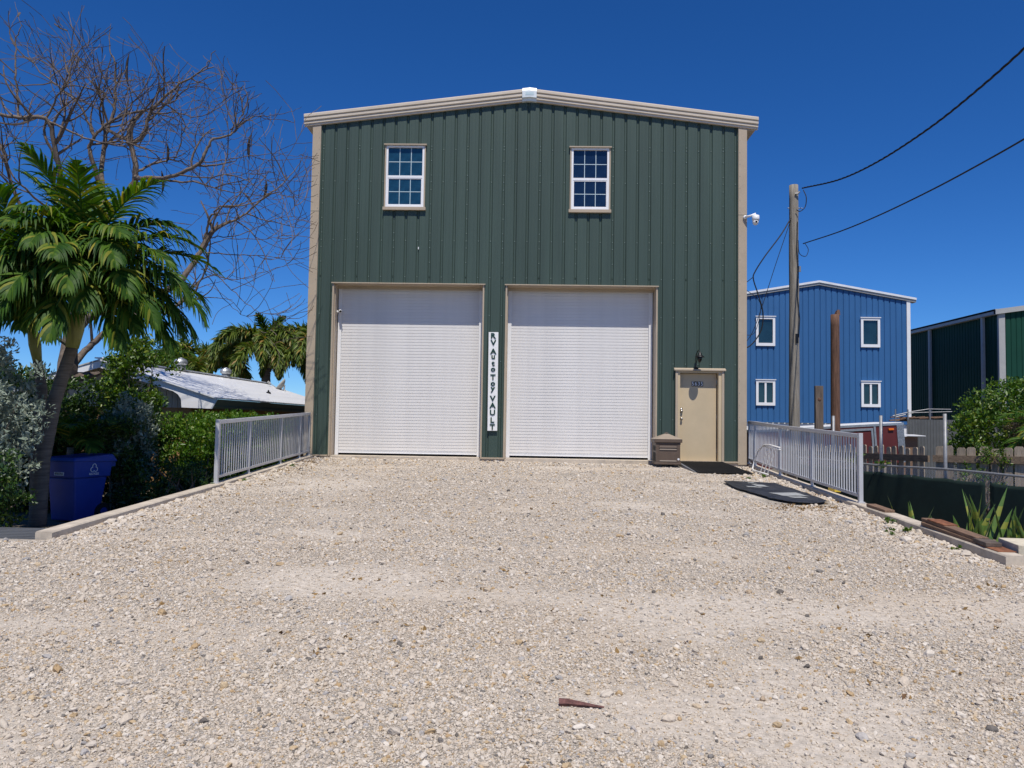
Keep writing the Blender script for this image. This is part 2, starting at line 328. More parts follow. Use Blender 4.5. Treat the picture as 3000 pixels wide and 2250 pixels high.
# loose stones: instances on points
def stones():
    P, S, Rr, C = [], [], [], []
    rng = np.random.default_rng(3)
    def add(n, y0, y1, dens, smin, smax, sig):
        pass
    bands = np.concatenate([np.arange(2.9, 8, .25), np.arange(8, 19, .5)])
    for y0 in bands:
        dy = .25 if y0 < 8 else .5; yc = y0+dy/2
        half = min(.70*yc+.7, 12); x0, x1 = (-half, half) if yc < 8 else (max(-half, gxl(yc)+.02), min(half, gxr(yc)-.02))
        d = 9800*min(1, (4.6/yc)**1.75); n = int((x1-x0)*dy*d)
        xs = rng.uniform(x0, x1, n); ysx = rng.uniform(y0, y0+dy, n)
        size = np.exp(rng.normal(math.log(.0040), .50, n))*(1+max(0, yc-5)*.07)
        big = rng.random(n) < .006; size[big] *= rng.uniform(1.8, 3.2, big.sum()); size = np.minimum(size, .032)
        for x, y, s, b in zip(xs, ysx, size, big):
            if (3.68 < x < 4.8 and 12.0 < y < 15.25) or (3.6 < x < 4.95 and y > 16.9): continue
            keep = .97-.80*sandy(x, y)
            edge = (yc > 8 and (x-x0 < .5 or x1-x < .8)) or yc > 18.3
            if edge: s *= 1.35; keep = 1
            if rng.random() > keep: continue
            P.append((x, y, gz(x, y)+s*.34)); f = rng.uniform(.7, 1.35)
            S.append((s*f, s/f, s*rng.uniform(.5, .95))); Rr.append((rng.normal(0, .35), rng.normal(0, .35), rng.uniform(0, 6.28)))
            c = rng.random(); C.append(c if not b else .3+.7*c)
    # bigger stones shed along the kerb feet
    for k in range(420):
        side = rng.random() < .6; y = rng.uniform(8.2, 18.3)
        x = (gxr(y)-abs(rng.normal(0, .32))-.03) if side else (gxl(y)+.03+abs(rng.normal(0, .12)))
        s = np.exp(rng.normal(math.log(.028), .4)); s = min(s, .075)
        
        if 3.68 < x < 4.9 and (12.0 < y < 15.25 or y > 16.9): continue
        P.append((x, y, gz(x, y)+s*.2)); S.append((s, s*rng.uniform(.6, 1), s*rng.uniform(.45, .7))); Rr.append((rng.normal(0, .3), rng.normal(0, .3), rng.uniform(0, 6.28))); C.append(rng.random()*.6)
    me = bpy.data.meshes.new('gravel_stones'); n = len(P); me.vertices.add(n); me.vertices.foreach_set('co', np.array(P, np.float32).ravel())
    for nm, tp, arr, key in (('scl', 'FLOAT_VECTOR', S, 'vector'), ('rot', 'FLOAT_VECTOR', Rr, 'vector'), ('col', 'FLOAT', C, 'value')):
        a = me.attributes.new(nm, tp, 'POINT'); a.data.foreach_set(key, np.array(arr, np.float32).ravel())
    o = bpy.data.objects.new('gravel_stones', me); COL.objects.link(o); tag(o, 'loose pale limestone pebbles strewn over the driveway', None, kind='stuff'); me.materials.append(STONE)
    g = bpy.data.node_groups.new('stones', 'GeometryNodeTree'); g.interface.new_socket('Geometry', in_out='INPUT', socket_type='NodeSocketGeometry'); g.interface.new_socket('Geometry', in_out='OUTPUT', socket_type='NodeSocketGeometry')
    N, L = g.nodes, g.links; gi = N.new('NodeGroupInput'); go = N.new('NodeGroupOutput')
    jn = N.new('GeometryNodeJoinGeometry')
    for k in range(5):
        ic = N.new('GeometryNodeMeshIcoSphere'); ic.inputs['Radius'].default_value = 1; ic.inputs['Subdivisions'].default_value = 2 if k else 2
        sp = N.new('GeometryNodeSetPosition'); nz = N.new('ShaderNodeTexNoise'); nz.noise_dimensions = '4D'; nz.inputs['W'].default_value = k*3.7; nz.inputs['Scale'].default_value = .9; nz.inputs['Detail'].default_value = 1
        sb = N.new('ShaderNodeVectorMath'); sb.operation = 'SUBTRACT'; sb.inputs[1].default_value = (.5, .5, .5); ml = N.new('ShaderNodeVectorMath'); ml.operation = 'SCALE'; ml.inputs['Scale'].default_value = 1.5
        L.new(nz.outputs['Color'], sb.inputs[0]); L.new(sb.outputs[0], ml.inputs[0]); L.new(ml.outputs[0], sp.inputs['Offset']); L.new(ic.outputs['Mesh'], sp.inputs['Geometry'])
        sm = N.new('GeometryNodeSetMaterial'); sm.inputs['Material'].default_value = STONE; L.new(sp.outputs[0], sm.inputs[0])
        gt = N.new('GeometryNodeGeometryToInstance'); L.new(sm.outputs[0], gt.inputs[0]); L.new(gt.outputs[0], jn.inputs[0])
    ip = N.new('GeometryNodeInstanceOnPoints'); ip.inputs['Pick Instance'].default_value = True
    L.new(gi.outputs[0], ip.inputs['Points']); L.new(jn.outputs[0], ip.inputs['Instance'])
    ra = N.new('GeometryNodeInputNamedAttribute'); ra.data_type = 'FLOAT_VECTOR'; ra.inputs[0].default_value = 'rot'
    sa = N.new('GeometryNodeInputNamedAttribute'); sa.data_type = 'FLOAT_VECTOR'; sa.inputs[0].default_value = 'scl'
    er = N.new('FunctionNodeEulerToRotation'); L.new(ra.outputs[0], er.inputs[0]); L.new(er.outputs[0], ip.inputs['Rotation']); L.new(sa.outputs[0], ip.inputs['Scale'])
    L.new(ip.outputs[0], go.inputs[0])
    md = o.modifiers.new('stones', 'NODES'); md.node_group = g
    print('stones', n)
stones()

# ------------------------------------------------------------------ metal buildings
RIBP = .3048
def rib_profile(phase, h=-.034, a=.040, b=.019, minor=True):     # reverse-rolled sheet: ribs are recessed grooves
    bp = [0, RIBP]
    pts = [(0, -h), (b, -h), (a, 0)]
    if minor:
        for c in (.105, .20): pts += [(c-.018, 0), (c-.010, -.0025), (c+.010, -.0025), (c+.018, 0)]
    pts += [(RIBP-a, 0), (RIBP-b, -h), (RIBP, -h)]
    px = np.array([p[0] for p in pts]); py = np.array([p[1] for p in pts])
    def f(x): return float(np.interp((x-phase) % RIBP, px, py))
    def bps(x0, x1):
        r = []
        k = math.floor((x0-phase)/RIBP)
        while phase+k*RIBP < x1:
            r += [phase+k*RIBP+p for p in px]; k += 1
        return sorted(set(round(q, 5) for q in r if x0 < q < x1))
    return f, bps
def ribbed_wall(parent, mat, x0, x1, Y, z0, roof, holes, phase, name='wall_panel', per=3, minor=True):
    f, bps = rib_profile(phase, minor=minor); pw = per*RIBP
    k = math.floor((x0-phase)/pw); a = x0; nxt = phase+(k+1)*pw+RIBP*.5
    while a < x1-1e-4:
        b = min(nxt, x1); nxt += pw
        if b-a < .02: a = b; continue
        xs = sorted(set([a, b]+bps(a, b)+[h for H in holes for h in H[:2] if a < h < b])); mb = MB()
        for u, v in zip(xs[:-1], xs[1:]):
            m = (u+v)/2; segs = [(z0, None)]
            for hx0, hx1, hz0, hz1 in sorted(holes, key=lambda H: H[2]):
                if hx0 <= m <= hx1:
                    s0, _ = segs.pop(); 
                    if hz0 > s0+1e-4: segs.append((s0, hz0))
                    segs.append((hz1, None))
            yu, yv = Y+f(u+1e-6), Y+f(v-1e-6)
            for s0, s1 in segs: mb.quad((u, yu, s0), (v, yv, s0), (v, yv, roof(v) if s1 is None else s1), (u, yu, roof(u) if s1 is None else s1))
        mb.build(name, mat, parent); a = b

# ---- main building
XL, XR, XP, YF = -5.59, 5.31, -.13, 19.0
def roofz(x): return 8.98-.1215*abs(x-XP)+.05
bld = empty('metal_building', (0, 0, 0), 'tall dark green ribbed metal building with tan trim and two white roll-up doors', 'building')
LD = (-4.95, -1.215, -.05, 4.30); RDr = (-.612, 3.085, -.05, 4.30); MD = (3.61, 4.72, -.05, 2.235); LW = (-3.74, -2.72, 6.20, 7.83); RW = (.92, 1.92, 6.18, 7.80)
ribbed_wall(bld, GREENW, XL+.18, XR-.18, YF, .02, roofz, [LD, RDr, MD, LW, RW], -.747)
mb = MB(); mb.box(XL+.02, XL+.05, YF+.05, 37, -.8, 8.3); mb.build('side_wall', GREENW, bld)
mb = MB(); mb.box(XR-.05, XR-.02, YF+.05, 37, -.8, 8.3); mb.build('side_wall', GREENW, bld)
mb = MB(); mb.box(XL+.06, XR-.06, 36.9, 36.95, -.8, 8.3); mb.build('rear_wall', GREENW, bld)
for s, xo in ((1, XL), (-1, XR)):       # corner trims, folded flashing
    mb = MB(); x1 = xo+s*.21
    mb.box(min(xo, x1), max(xo, x1), YF-.048, YF-.036, -.05, roofz(x1)+.02); mb.box(min(xo, xo+s*.012), max(xo, xo+s*.012), YF-.036, YF+.24, -.05, 8.3)
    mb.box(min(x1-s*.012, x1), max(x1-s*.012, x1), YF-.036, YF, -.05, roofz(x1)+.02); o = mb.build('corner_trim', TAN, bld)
    m2 = MB()
    for k in range(34): m2.lathe([(.007, 0), (.005, .004)], (0, 0, 0), 6)
    mm = MB()
    for k in range(27): z = .2+k*.3; mm.box(x1-s*.035-.006, x1-s*.035+.006, YF-.053, YF-.048, z-.006, z+.006)
    tag(mm.build('screws', FASTEN, o), kind='stuff')
    mb = MB(); mb.box(min(xo, x1)-.001, max(xo, x1)+.001, YF-.050, YF-.0475, 6.12, 6.13); mb.build('lap_joint', OLIVE, o)
# rake trims
prof = [(0, 0), (.07, 0), (.07, .045), (.095, .05), (.095, .095), (.08, .10), (.12, .125), (.12, .185), (.105, .19), (.14, .215), (.14, .275), (.115, .30), (-.25, .30), (-.25, .2), (0, .2)]
def rake(xe, s):
    xa, xb = (xe, XP-.17) if s > 0 else (XP+.17, xe)
    zf = lambda x: 8.975-.1215*abs(x-XP)
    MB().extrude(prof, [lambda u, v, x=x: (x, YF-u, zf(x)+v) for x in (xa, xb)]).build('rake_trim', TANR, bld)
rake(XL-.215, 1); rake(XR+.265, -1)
pp = [(-.02, -.005), (.085, -.005), (.10, .05), (.15, .07), (.155, .235), (.13, .315), (-.25, .315)]
mb = MB(); zf = lambda x: 8.975-.1215*abs(x-XP)
mb.extrude(pp, [lambda u, v, x=x: (x, YF-u, zf(x)+v) for x in (XP-.18, XP, XP+.18)]); mb.build('peak_cap', BAMB, bld)
mb = MB(); mb.box(XP-.10, XP+.11, YF-.1565, YF-.153, 9.09, 9.16); mb.build('cap_sticker', MUNT, bld)
for xa, xb in ((XL-.215, XP), (XP, XR+.265)):
    za, zb = zf(xa)+.27, zf(xb)+.27
    MB().hexa([(xa, YF+.0, za-.05), (xb, YF+.0, zb-.05), (xb, 37.1, zb-.05), (xa, 37.1, za-.05), (xa, YF+.0, za+.02), (xb, YF+.0, zb+.02), (xb, 37.1, zb+.02), (xa, 37.1, za+.02)]).build('roof', WHITE, bld)
for xa, xb in ((XL-.21, XL), (XR, XR+.26)):
    mb = MB(); z0 = 8.27; mb.hexa([(xa+(.05 if xa < 0 else 0), YF-.03, z0), (xb-(.05 if xa > 0 else 0), YF-.03, z0), (xb-(.05 if xa > 0 else 0), 37, z0), (xa+(.05 if xa < 0 else 0), 37, z0), (xa, YF-.03, z0+.24), (xb, YF-.03, z0+.24), (xb, 37, z0+.24), (xa, 37, z0+.24)]); mb.build('eave_gutter', TAN, bld)
# screws on the ribs (too small to pick apart)
mb = MB(); k = 0; x = -.747-16*RIBP
rows = [1.0, 2.45, 3.6, 4.55, 5.15, 5.75, 6.55, 7.25, 7.9]
for i in range(-16, 22):
    x = -.747+i*RIBP
    if not (XL+.25 < x < XR-.2): continue
    zs = [4.50, 5.42, 6.92, 7.75] + ([4.5+.37*j for j in range(10)] if i % 3 == 0 else []) + [1.02, 2.4, 3.55]
    for z in zs:
        if z > roofz(x)-.2 or any(h[0]-.02 < x < h[1]+.02 and h[2] < z < h[3]+.05 for h in (LD, RDr, MD, LW, RW)): continue
        mb.box(x-.010, x+.010, YF+.024, YF+.034, z-.010, z+.010)
tag(mb.build('screws', FASTEN, bld), kind='stuff')
# slab and base flashing
mb = MB(); mb.box(XL, XR, YF-.01, 37, -.9, -.012); mb.build('foundation_slab', CONC, bld)
for xa, xb in ((XL+.18, LD[0]-.08), (LD[1]+.06, RDr[0]-.06), (RDr[1]+.06, MD[0]-.06), (MD[1]+.05, XR-.18)):
    mb = MB(); mb.box(xa-.03, xb+.03, YF-.05, YF+.02, -.012, .022); mb.build('base_flashing', TAN, bld)
mb = MB(); mb.box(-2.865, -2.845, YF-.004, YF+.001, 5.19, 5.25); mb.build('paint_chip', WHITE, bld)
# roll-up doors
def slat_mesh(wid):
    h = .0765; pr = [(0, 0.0), (-.009, .0), (-.009, .009), (-.0188, .0095), (-.019, .02), (-.019, .06), (-.0185, h-.0005), (0, h-.0005)]
    return MB().extrude([(u, v) for u, v in pr], [lambda u, v, x=x: (x, u, v) for x in (0, wid)]).mesh('slat', WHITED)
def rolldoor(H, label):
    x0, x1, _, zt = H; dep = .45; yd = YF+dep
    d = empty('roll_up_door', (x0, yd, 0)); d.parent = bld; d['label'] = label
    wid = x1-x0-.16; sm = slat_mesh(wid); n = int((zt-.13)/.0765)
    for k in range(n): inst('slat', sm, d, (.08, 0, .13+k*.0765))
    mb = MB(); mb.box(.08, .08+wid, -.030, -.002, .058, .126); mb.box(.08, .08+wid, -.036, -.030, .112, .122); mb.box(.08, .08+wid, -.036, -.030, .059, .07); mb.build('bottom_bar', WHITE, d)
    mb = MB(); mb.box(.08, .08+wid, .0, .01, .0, zt+.1); mb.build('door_backing', DARK, d)
    for xa in (.02, .08+wid-.03):
        mb = MB(); mb.box(xa, xa+.09, -.055, -.042, 0, zt); mb.box(xa, xa+.012, -.042, .02, 0, zt); mb.build('guide_rail', WHITE, d)
    # opening lining and trims
    mb = MB(); mb.box(x0-.002, x0+.004, YF-.03, yd+.05, -.012, zt); mb.box(x0-.036, x0+.0, YF-.040, YF-.028, -.012, zt+.0); mb.box(x0-.036, x0-.028, YF-.028, YF+.03, -.012, zt); mb.box(x0+.004, x0+.022, YF+.06, YF+.24, .0, zt-.02)
    j = mb.build('jamb_trim', TAN, bld)
    mb = MB(); mb.box(x1-.004, x1+.002, YF-.03, yd+.05, -.012, zt); mb.box(x1, x1+.036, YF-.040, YF-.028, -.012, zt); mb.box(x1+.028, x1+.036, YF-.028, YF+.03, -.012, zt)
    mb.build('jamb_trim', TAN, bld)
    mb = MB(); mb.hexa([(x0-.06, YF-.075, zt+.0), (x1+.06, YF-.075, zt), (x1+.06, YF+.03, zt+.005), (x0-.06, YF+.03, zt+.005), (x0-.06, YF-.075, zt+.022), (x1+.06, YF-.075, zt+.022), (x1+.06, YF+.03, zt+.045), (x0-.06, YF+.03, zt+.045)])
    mb.box(x0, x1, YF-.03, yd+.06, zt-.006, zt); mb.box(x0, x1, yd-.12, yd-.10, zt-.075, zt-.006); mb.build('head_trim', TAN, bld)
    mb = MB(); mb.box(x0+.03, x1-.03, YF-.06, yd-.07, -.10, .008); mb.build('door_sill', CONC, bld); mb = MB(); mb.box(x0+.03, x1-.03, yd-.069, yd+.02, -.10, .010); mb.build('under_bar_shadow', DARK, bld)  # near-black box paints the shadow line under the bottom bar
rolldoor(LD, 'white corrugated roll-up door nearest the left corner'); rolldoor(RDr, 'white corrugated roll-up door beside the entrance door')
# windows
def window(H, glass, label):
    x0, x1, z0, z1 = H; w_ = empty('window', (0, 0, 0)); w_.parent = bld; w_['label'] = label
    mb = MB()     # tan flashing
    mb.box(x0-.006, x0+.028, YF-.045, YF-.036, z0, z1); mb.box(x1-.028, x1+.006, YF-.045, YF-.036, z0, z1); mb.box(x0+.0, x0+.006, YF-.038, YF+.08, z0, z1); mb.box(x1-.006, x1, YF-.038, YF+.08, z0, z1)
    mb.hexa([(x0-.03, YF-.085, z1-.008), (x1+.03, YF-.085, z1-.008), (x1+.03, YF, z1), (x0-.03, YF, z1), (x0-.03, YF-.085, z1+.022), (x1+.03, YF-.085, z1+.022), (x1+.03, YF, z1+.05), (x0-.03, YF, z1+.05)])
    mb.box(x0-.03, x1+.03, YF-.075, YF+.02, z0-.03, z0+.045); mb.build('flashing', TAN, w_)
    f = MB(); xa, xb, za, zb = x0+.030, x1-.030, z0+.05, z1-.010; fw_ = .048
    zm = (za+zb)/2-.01
    f.box(xa, xa+fw_, YF-.035, YF+.05, za, zb); f.box(xb-fw_, xb, YF-.035, YF+.05, za, zb); f.box(xa+fw_, xb-fw_, YF-.035, YF+.05, zb-fw_, zb); f.box(xa+fw_, xb-fw_, YF-.035, YF+.05, za, za+fw_)
    f.box(xa+fw_, xb-fw_, YF-.030, YF+.05, zm-.03, zm+.03)
    g0 = xa+fw_; g1 = xb-fw_; f.box(g0, g0+.02, YF-.022, YF+.04, za+fw_, zm-.03); f.box(g1-.02, g1, YF-.022, YF+.04, za+fw_, zm-.03); f.box(g0+.02, g1-.02, YF-.022, YF+.04, zm-.055, zm-.03); f.box(g0+.02, g1-.02, YF-.022, YF+.04, za+fw_, za+fw_+.025)
    f.build('sash_frame', VINYL, w_)
    for (a, b, c, d_, yy) in ((g0, g1, zm+.03, zb-fw_, YF+.012), (g0+.02, g1-.02, za+fw_+.025, zm-.055, YF-.004)):
        dx = (b-a)/3; dz = (d_-c)/2; me = MB().box(-dx/2, dx/2, 0, .006, -dz/2, dz/2).mesh('pane', glass)
        for i in range(3):
            for j in range(2): inst('pane', me, w_, (a+dx*(i+.5), yy, c+dz*(j+.5)))
        m2 = MB()
        for i in (1, 2): m2.box(a+dx*i-.008, a+dx*i+.008, yy-.008, yy-.001, c, d_)
        for i in range(3): m2.box(a+dx*i+.008, a+dx*(i+1)-.008, yy-.007, yy-.001, (c+d_)/2-.008, (c+d_)/2+.008)
        m2.build('muntins', MUNT, w_)
window(LW, GLASSB, 'white window with sky-blue panes above the left roll-up door'); window(RW, GLASSN, 'white window with navy panes right of the peak')
# entrance door
ed = empty('entrance_door', (0, 0, 0)); ed.parent = bld
x0, x1, _, zt = MD; yd = YF+.13
mb = MB(); mb.box(x0+.09, x1-.11, yd, yd+.045, .02, zt-.06); mb.build('door_leaf', DOORT, ed, bevel=.004)
mb = MB(); mb.box(x0, x0+.075, YF-.03, yd+.06, -.012, zt-.001); mb.box(x1-.095, x1, YF-.03, yd+.06, -.012, zt-.001); mb.box(x0+.075, x1-.095, YF-.03, yd+.06, zt-.05, zt-.001); mb.build('door_frame', DOORT, ed)
mb = MB(); mb.box(x0-.04, x0+.018, YF-.055, YF-.032, -.012, zt); mb.box(x1-.018, x1+.04, YF-.055, YF-.032, -.012, zt)
mb.hexa([(x0-.075, YF-.09, zt), (x1+.075, YF-.09, zt), (x1+.075, YF, zt+.01), (x0-.075, YF, zt+.01), (x0-.075, YF-.09, zt+.03), (x1+.075, YF-.09, zt+.03), (x1+.075, YF, zt+.07), (x0-.075, YF, zt+.07)]); mb.build('door_trim', TAN, ed)
mb = MB(); mb.box(x0+.075, x1-.095, yd-.12, yd+.05, -.012, .018); mb.build('threshold', CONC, ed)
mb = MB(); mb.box(3.725, 3.775, yd-.008, yd, 1.19, 1.33); mb.tube([(3.75, yd-.008, 1.24), (3.75, yd-.06, 1.24)], [.035, .026], 12); mb.build('deadbolt_plate', CHROME, ed, True)
mb = MB(); mb.tube([(3.75, yd, 1.055), (3.75, yd-.012, 1.055), (3.75, yd-.03, 1.055), (3.75, yd-.05, 1.055), (3.75, yd-.075, 1.055)], [.034, .034, .014, .03, .022], 14); mb.build('door_knob', CHROME, ed, True)
hm = MB().box(-.008, .010, -.012, .002, -.055, .055).mesh('hinge', CHROME)
for z in (.25, 1.1, 1.98): inst('hinge', hm, ed, (x1-.108, yd, z))
pl = MB().box(-.033, .033, -.004, 0, -.062, .062).mesh('number_plate', BLACKM)
for i, ch in enumerate('5635'):
    p = inst('number_plate', pl, ed, (4.03+i*.074, yd-.001, 1.92)); p['label'] = 'small black plate with a white number'
    inst('digit', text_mesh(ch, .135, .0015, WHITE, .002), p, (0, -.0062, 0), (R(90), 0, 0), (.82, 1, 1))

# ------------------------------------------------------------------ things on the front wall
sg = empty('vertical_sign', (-.92, YF-.06, .68), 'tall narrow white sign with dark green letters between the roll-up doors', 'sign')
sg.rotation_euler = (0, R(-.25), 0)
mb = MB(); mb.box(-.12, .12, -.008, .022, 0, 2.44); mb.build('sign_board', SIGNW, sg, bevel=.003)
for z in (.35, 2.1):
    mb = MB(); mb.box(-.10, .10, .022, .06, z, z+.04); mb.build('batten', TAN, sg)
LET = [('R',125),('V',228),('A',355),('u',440),('t',535),('o',625),('T',735),('o',835),('y',920),('V',1048),('A',1150),('U',1255),('L',1365),('T',1465)]
for ch, yy in LET:
    z = 2.44*(1-(yy-72)/1450); cu = text_mesh(ch, .180, .010, LETTER, .0055)
    zz = [v.co.y for v in cu.vertices]; xx = [v.co.x for v in cu.vertices]; cx_, cy_ = (min(xx)+max(xx))/2, (min(zz)+max(zz))/2
    for v in cu.vertices: v.co.x -= cx_; v.co.y -= cy_
    o = inst('letter', cu, sg, (0, -.014, z), (R(90), 0, 0), (1.12, 1, 1))
lp = empty('wall_lamp', (4.07, YF-.03, 2.31), 'black barn-style wall lamp above the tan entrance door', 'lamp')
mb = MB(); mb.lathe([(.06, 0), (.06, .015), (.035, .03), (.012, .05), (.012, .17), (.03, .19)], (0, 0, 0), 14)
o = mb.build('wall_plate', BLACKM, lp, True); o.rotation_euler = (0, 0, 0); o.location = (0, -.02, -.02)
mb = MB(); mb.tube([(0, -.02, .14), (-.02, -.08, .20), (-.03, -.15, .30), (0, -.20, .395), (.02, -.245, .405), (.03, -.265, .37)], .011, 8); mb.build('gooseneck', BLACKM, lp, True)
mb = MB(); mb.lathe([(.112, 0), (.115, .006), (.085, .03), (.05, .06), (.045, .095), (.028, .105), (.028, .125), (.012, .14)], (.035, -.275, .235), 20); mb.build('lamp_shade', BLACKM, lp, True)
mb = MB(); mb.lathe([(.012, -.13), (.04, -.10), (.058, -.05), (.06, .0), (.055, .015)], (.03, -.27, .235), 14); mb.build('lamp_globe', BLACKG, lp, True)
pc = empty('dome_camera', (5.31, YF-.06, 6.06), 'white pan and tilt security camera on the right corner trim', 'camera')
mb = MB(); mb.lathe([(.05, 0), (.05, .03), (.03, .05)], (0, 0, 0), 14); o = mb.build('mount', CAMW, pc, True); o.rotation_euler = (R(90), 0, 0); o.location = (-.05, 0, 0)
mb = MB(); mb.tube([(-.05, -.04, 0), (.05, -.12, .01), (.17, -.17, .045)], [.028, .026, .03], 10); mb.build('arm', CAMW, pc, True)
mb = MB(); mb.lathe([(.03, .05), (.085, .03), (.09, -.06), (.075, -.10)], (.16, -.18, -.03), 16); mb.build('housing', CAMW, pc, True)
mb = MB(); mb.lathe([(.055, -.08), (.073, -.11), (.07, -.155), (.045, -.195), (.012, -.21)], (.155, -.18, -.03), 16); mb.build('dome', CAMW, pc, True)
mb = MB(); mb.tube([(.155, -.245, -.165), (.155, -.262, -.168)], [.026, .024], 12); mb.build('lens', BLACKG, pc, True)
bc = empty('bullet_camera', (-4.93, YF+.28, 3.63), 'small white bullet camera on the left roll-up door jamb', 'camera')
mb = MB(); mb.tube([(0, 0, 0), (.02, 0, 0)], .035, 12); mb.tube([(.02, 0, 0), (.07, -.03, .005)], .014, 8); mb.build('mount', CAMW, bc, True)
mb = MB(); mb.tube([(.06, .03, .03), (.11, -.10, .0)], [.036, .038], 14); mb.build('body', CAMW, bc, True)
mb = MB(); mb.tube([(.1093, -.098, .0005), (.113, -.108, -.002)], [.031, .030], 14); mb.build('lens', BLACKG, bc, True)

# parcel box
px = empty('parcel_box', (3.29, 18.60, -.045), 'brown panelled parcel drop box with pitched lid beside the entrance door', 'parcel box')
mb = MB(); mb.box(-.31, .31, -.27, .27, 0, .05); mb.box(-.285, .285, -.245, .25, .05, .47); mb.box(-.295, .295, -.255, .255, .47, .52); mb.build('body', BROWNP, px, bevel=.008)
mb = MB()
for xa, xb, za, zb in ((-.21, .21, .40, .45), (-.21, .21, .345, .375), (-.21, .21, .075, .10)): mb.hexa([(xa, -.262, za), (xb, -.262, za), (xb-.0, -.245, za), (xa, -.245, za), (xa+.02, -.247, zb), (xb-.02, -.247, zb), (xb-.02, -.245, zb), (xa+.02, -.245, zb)])
mb.box(-.285, -.21, -.252, -.245, .06, .47); mb.box(.21, .285, -.252, -.245, .06, .47); mb.build('front_moulding', BROWNP, px)
mb = MB(); mb.box(-.288, -.285, -.17, .17, .08, .28); mb.box(-.288, -.285, -.17, .17, .32, .44); mb.build('side_panel', DARK, px)
mb = MB(); mb.box(-.33, .33, -.285, .285, .52, .60); mb.build('lid', BROWNP, px, bevel=.01)
mb = MB(); v = [(-.335, -.29, .60), (.335, -.29, .60), (.335, .29, .60), (-.335, .29, .60), (0, 0, .745)]; mb.v = v; mb.f = [(0, 1, 4), (1, 2, 4), (2, 3, 4), (3, 0, 4), (0, 3, 2, 1)]; mb.build('lid_top', pm('brown_plastic_top', (.30, .245, .19), .5, .06, 6), px)
mb = MB(); mb.tube([(.245, -.247, .13), (.245, -.254, .13)], .026, 16); mb.build('lock_disc', WHITE, px)
mb = MB(); mb.lathe([(.05, 0), (.04, .012), (.0, .015)], (0, 0, .742), 12); mb.build('finial', BROWNP, px)

# ramp and door mat
rp = MB(); ya, yb = 17.35, 18.95
rp.hexa([(3.70, ya, gz(4, ya)-.03), (4.72, ya, gz(4, ya)-.03), (4.72, yb, -.10), (3.60, yb, -.10), (3.70, ya, gz(4, ya)+.018), (4.72, ya, gz(4, ya)+.018), (4.72, yb, .0), (3.60, yb, .0)])
tag(rp.build('threshold_ramp', pm('grey_ramp', (.20, .21, .23), .6, .1), None), 'grey threshold ramp under the black mat at the entrance door', 'ramp')
mt = empty('door_mat', (0, 0, 0), 'black ribbed rubber mat lying on the ramp at the entrance door', 'mat')
mb = MB(); c4 = [(3.74, 17.05, gz(3.7, 17.05)+.03), (4.92, 16.95, gz(4.6, 16.95)+.035), (4.72, 18.86, .012), (3.66, 18.92, .012)]
def bil(u, v): 
    a = Vector(c4[0]).lerp(Vector(c4[1]), u); b = Vector(c4[3]).lerp(Vector(c4[2]), u); return a.lerp(b, v)
n = 30
for i in range(n):
    for j in range(14):
        q = [bil((i+a)/n, (j+b)/14) for a, b in ((0, 0), (1, 0), (1, 1), (0, 1))]; mb.quad(*q)
for i in range(n-1):
    a, b = bil((i+1)/n, 0), bil((i+1)/n, 1); mb.beam(a+Vector((0, 0, .006)), b+Vector((0, 0, .006)), .014, .010)
o = mb.build('mat_sheet', RUBBER, mt); sol = o.modifiers.new('t', 'SOLIDIFY'); sol.thickness = .008; sol.offset = -1

# ------------------------------------------------------------------ kerbs and railings
ktl = lambda y: float(np.interp(y, [8, 12.8, 18.9], [-.325, -.205, .005]))      # top of the left kerb
ktr = lambda y: float(np.interp(y, [8, 12, 16.5, 19], [-.355, -.255, -.13, -.035]))
def kerb(name, xf, top, wid, y0, y1, s, label):
    mb = MB(); n = 24; st = []
    for i in range(n+1):
        y = y0+(y1-y0)*i/n; x = xf(y); t = top(y)+.004*noise.noise((x, y*2, 1)); jit = .006*noise.noise((y*1.3, 4, s))
        st.append(lambda u, v, x=x+jit, y=y, t=t: (x+s*u, y, (t+v) if v > -.5 else -1.1))
    mb.extrude([(0, -1), (0, -.014), (.014, 0), (wid-.014, 0), (wid, -.014), (wid, -1)], st)
    return tag(mb.build(name, CONC, None), label, 'kerb')
kerb('concrete_kerb', gxl, ktl, .18, 8.02, 18.93, -1, 'low concrete kerb wall along the left edge of the driveway')
kerb('concrete_kerb', gxr, ktr, .20, 7.90, 18.93, 1, 'low concrete kerb wall along the right edge of the driveway')
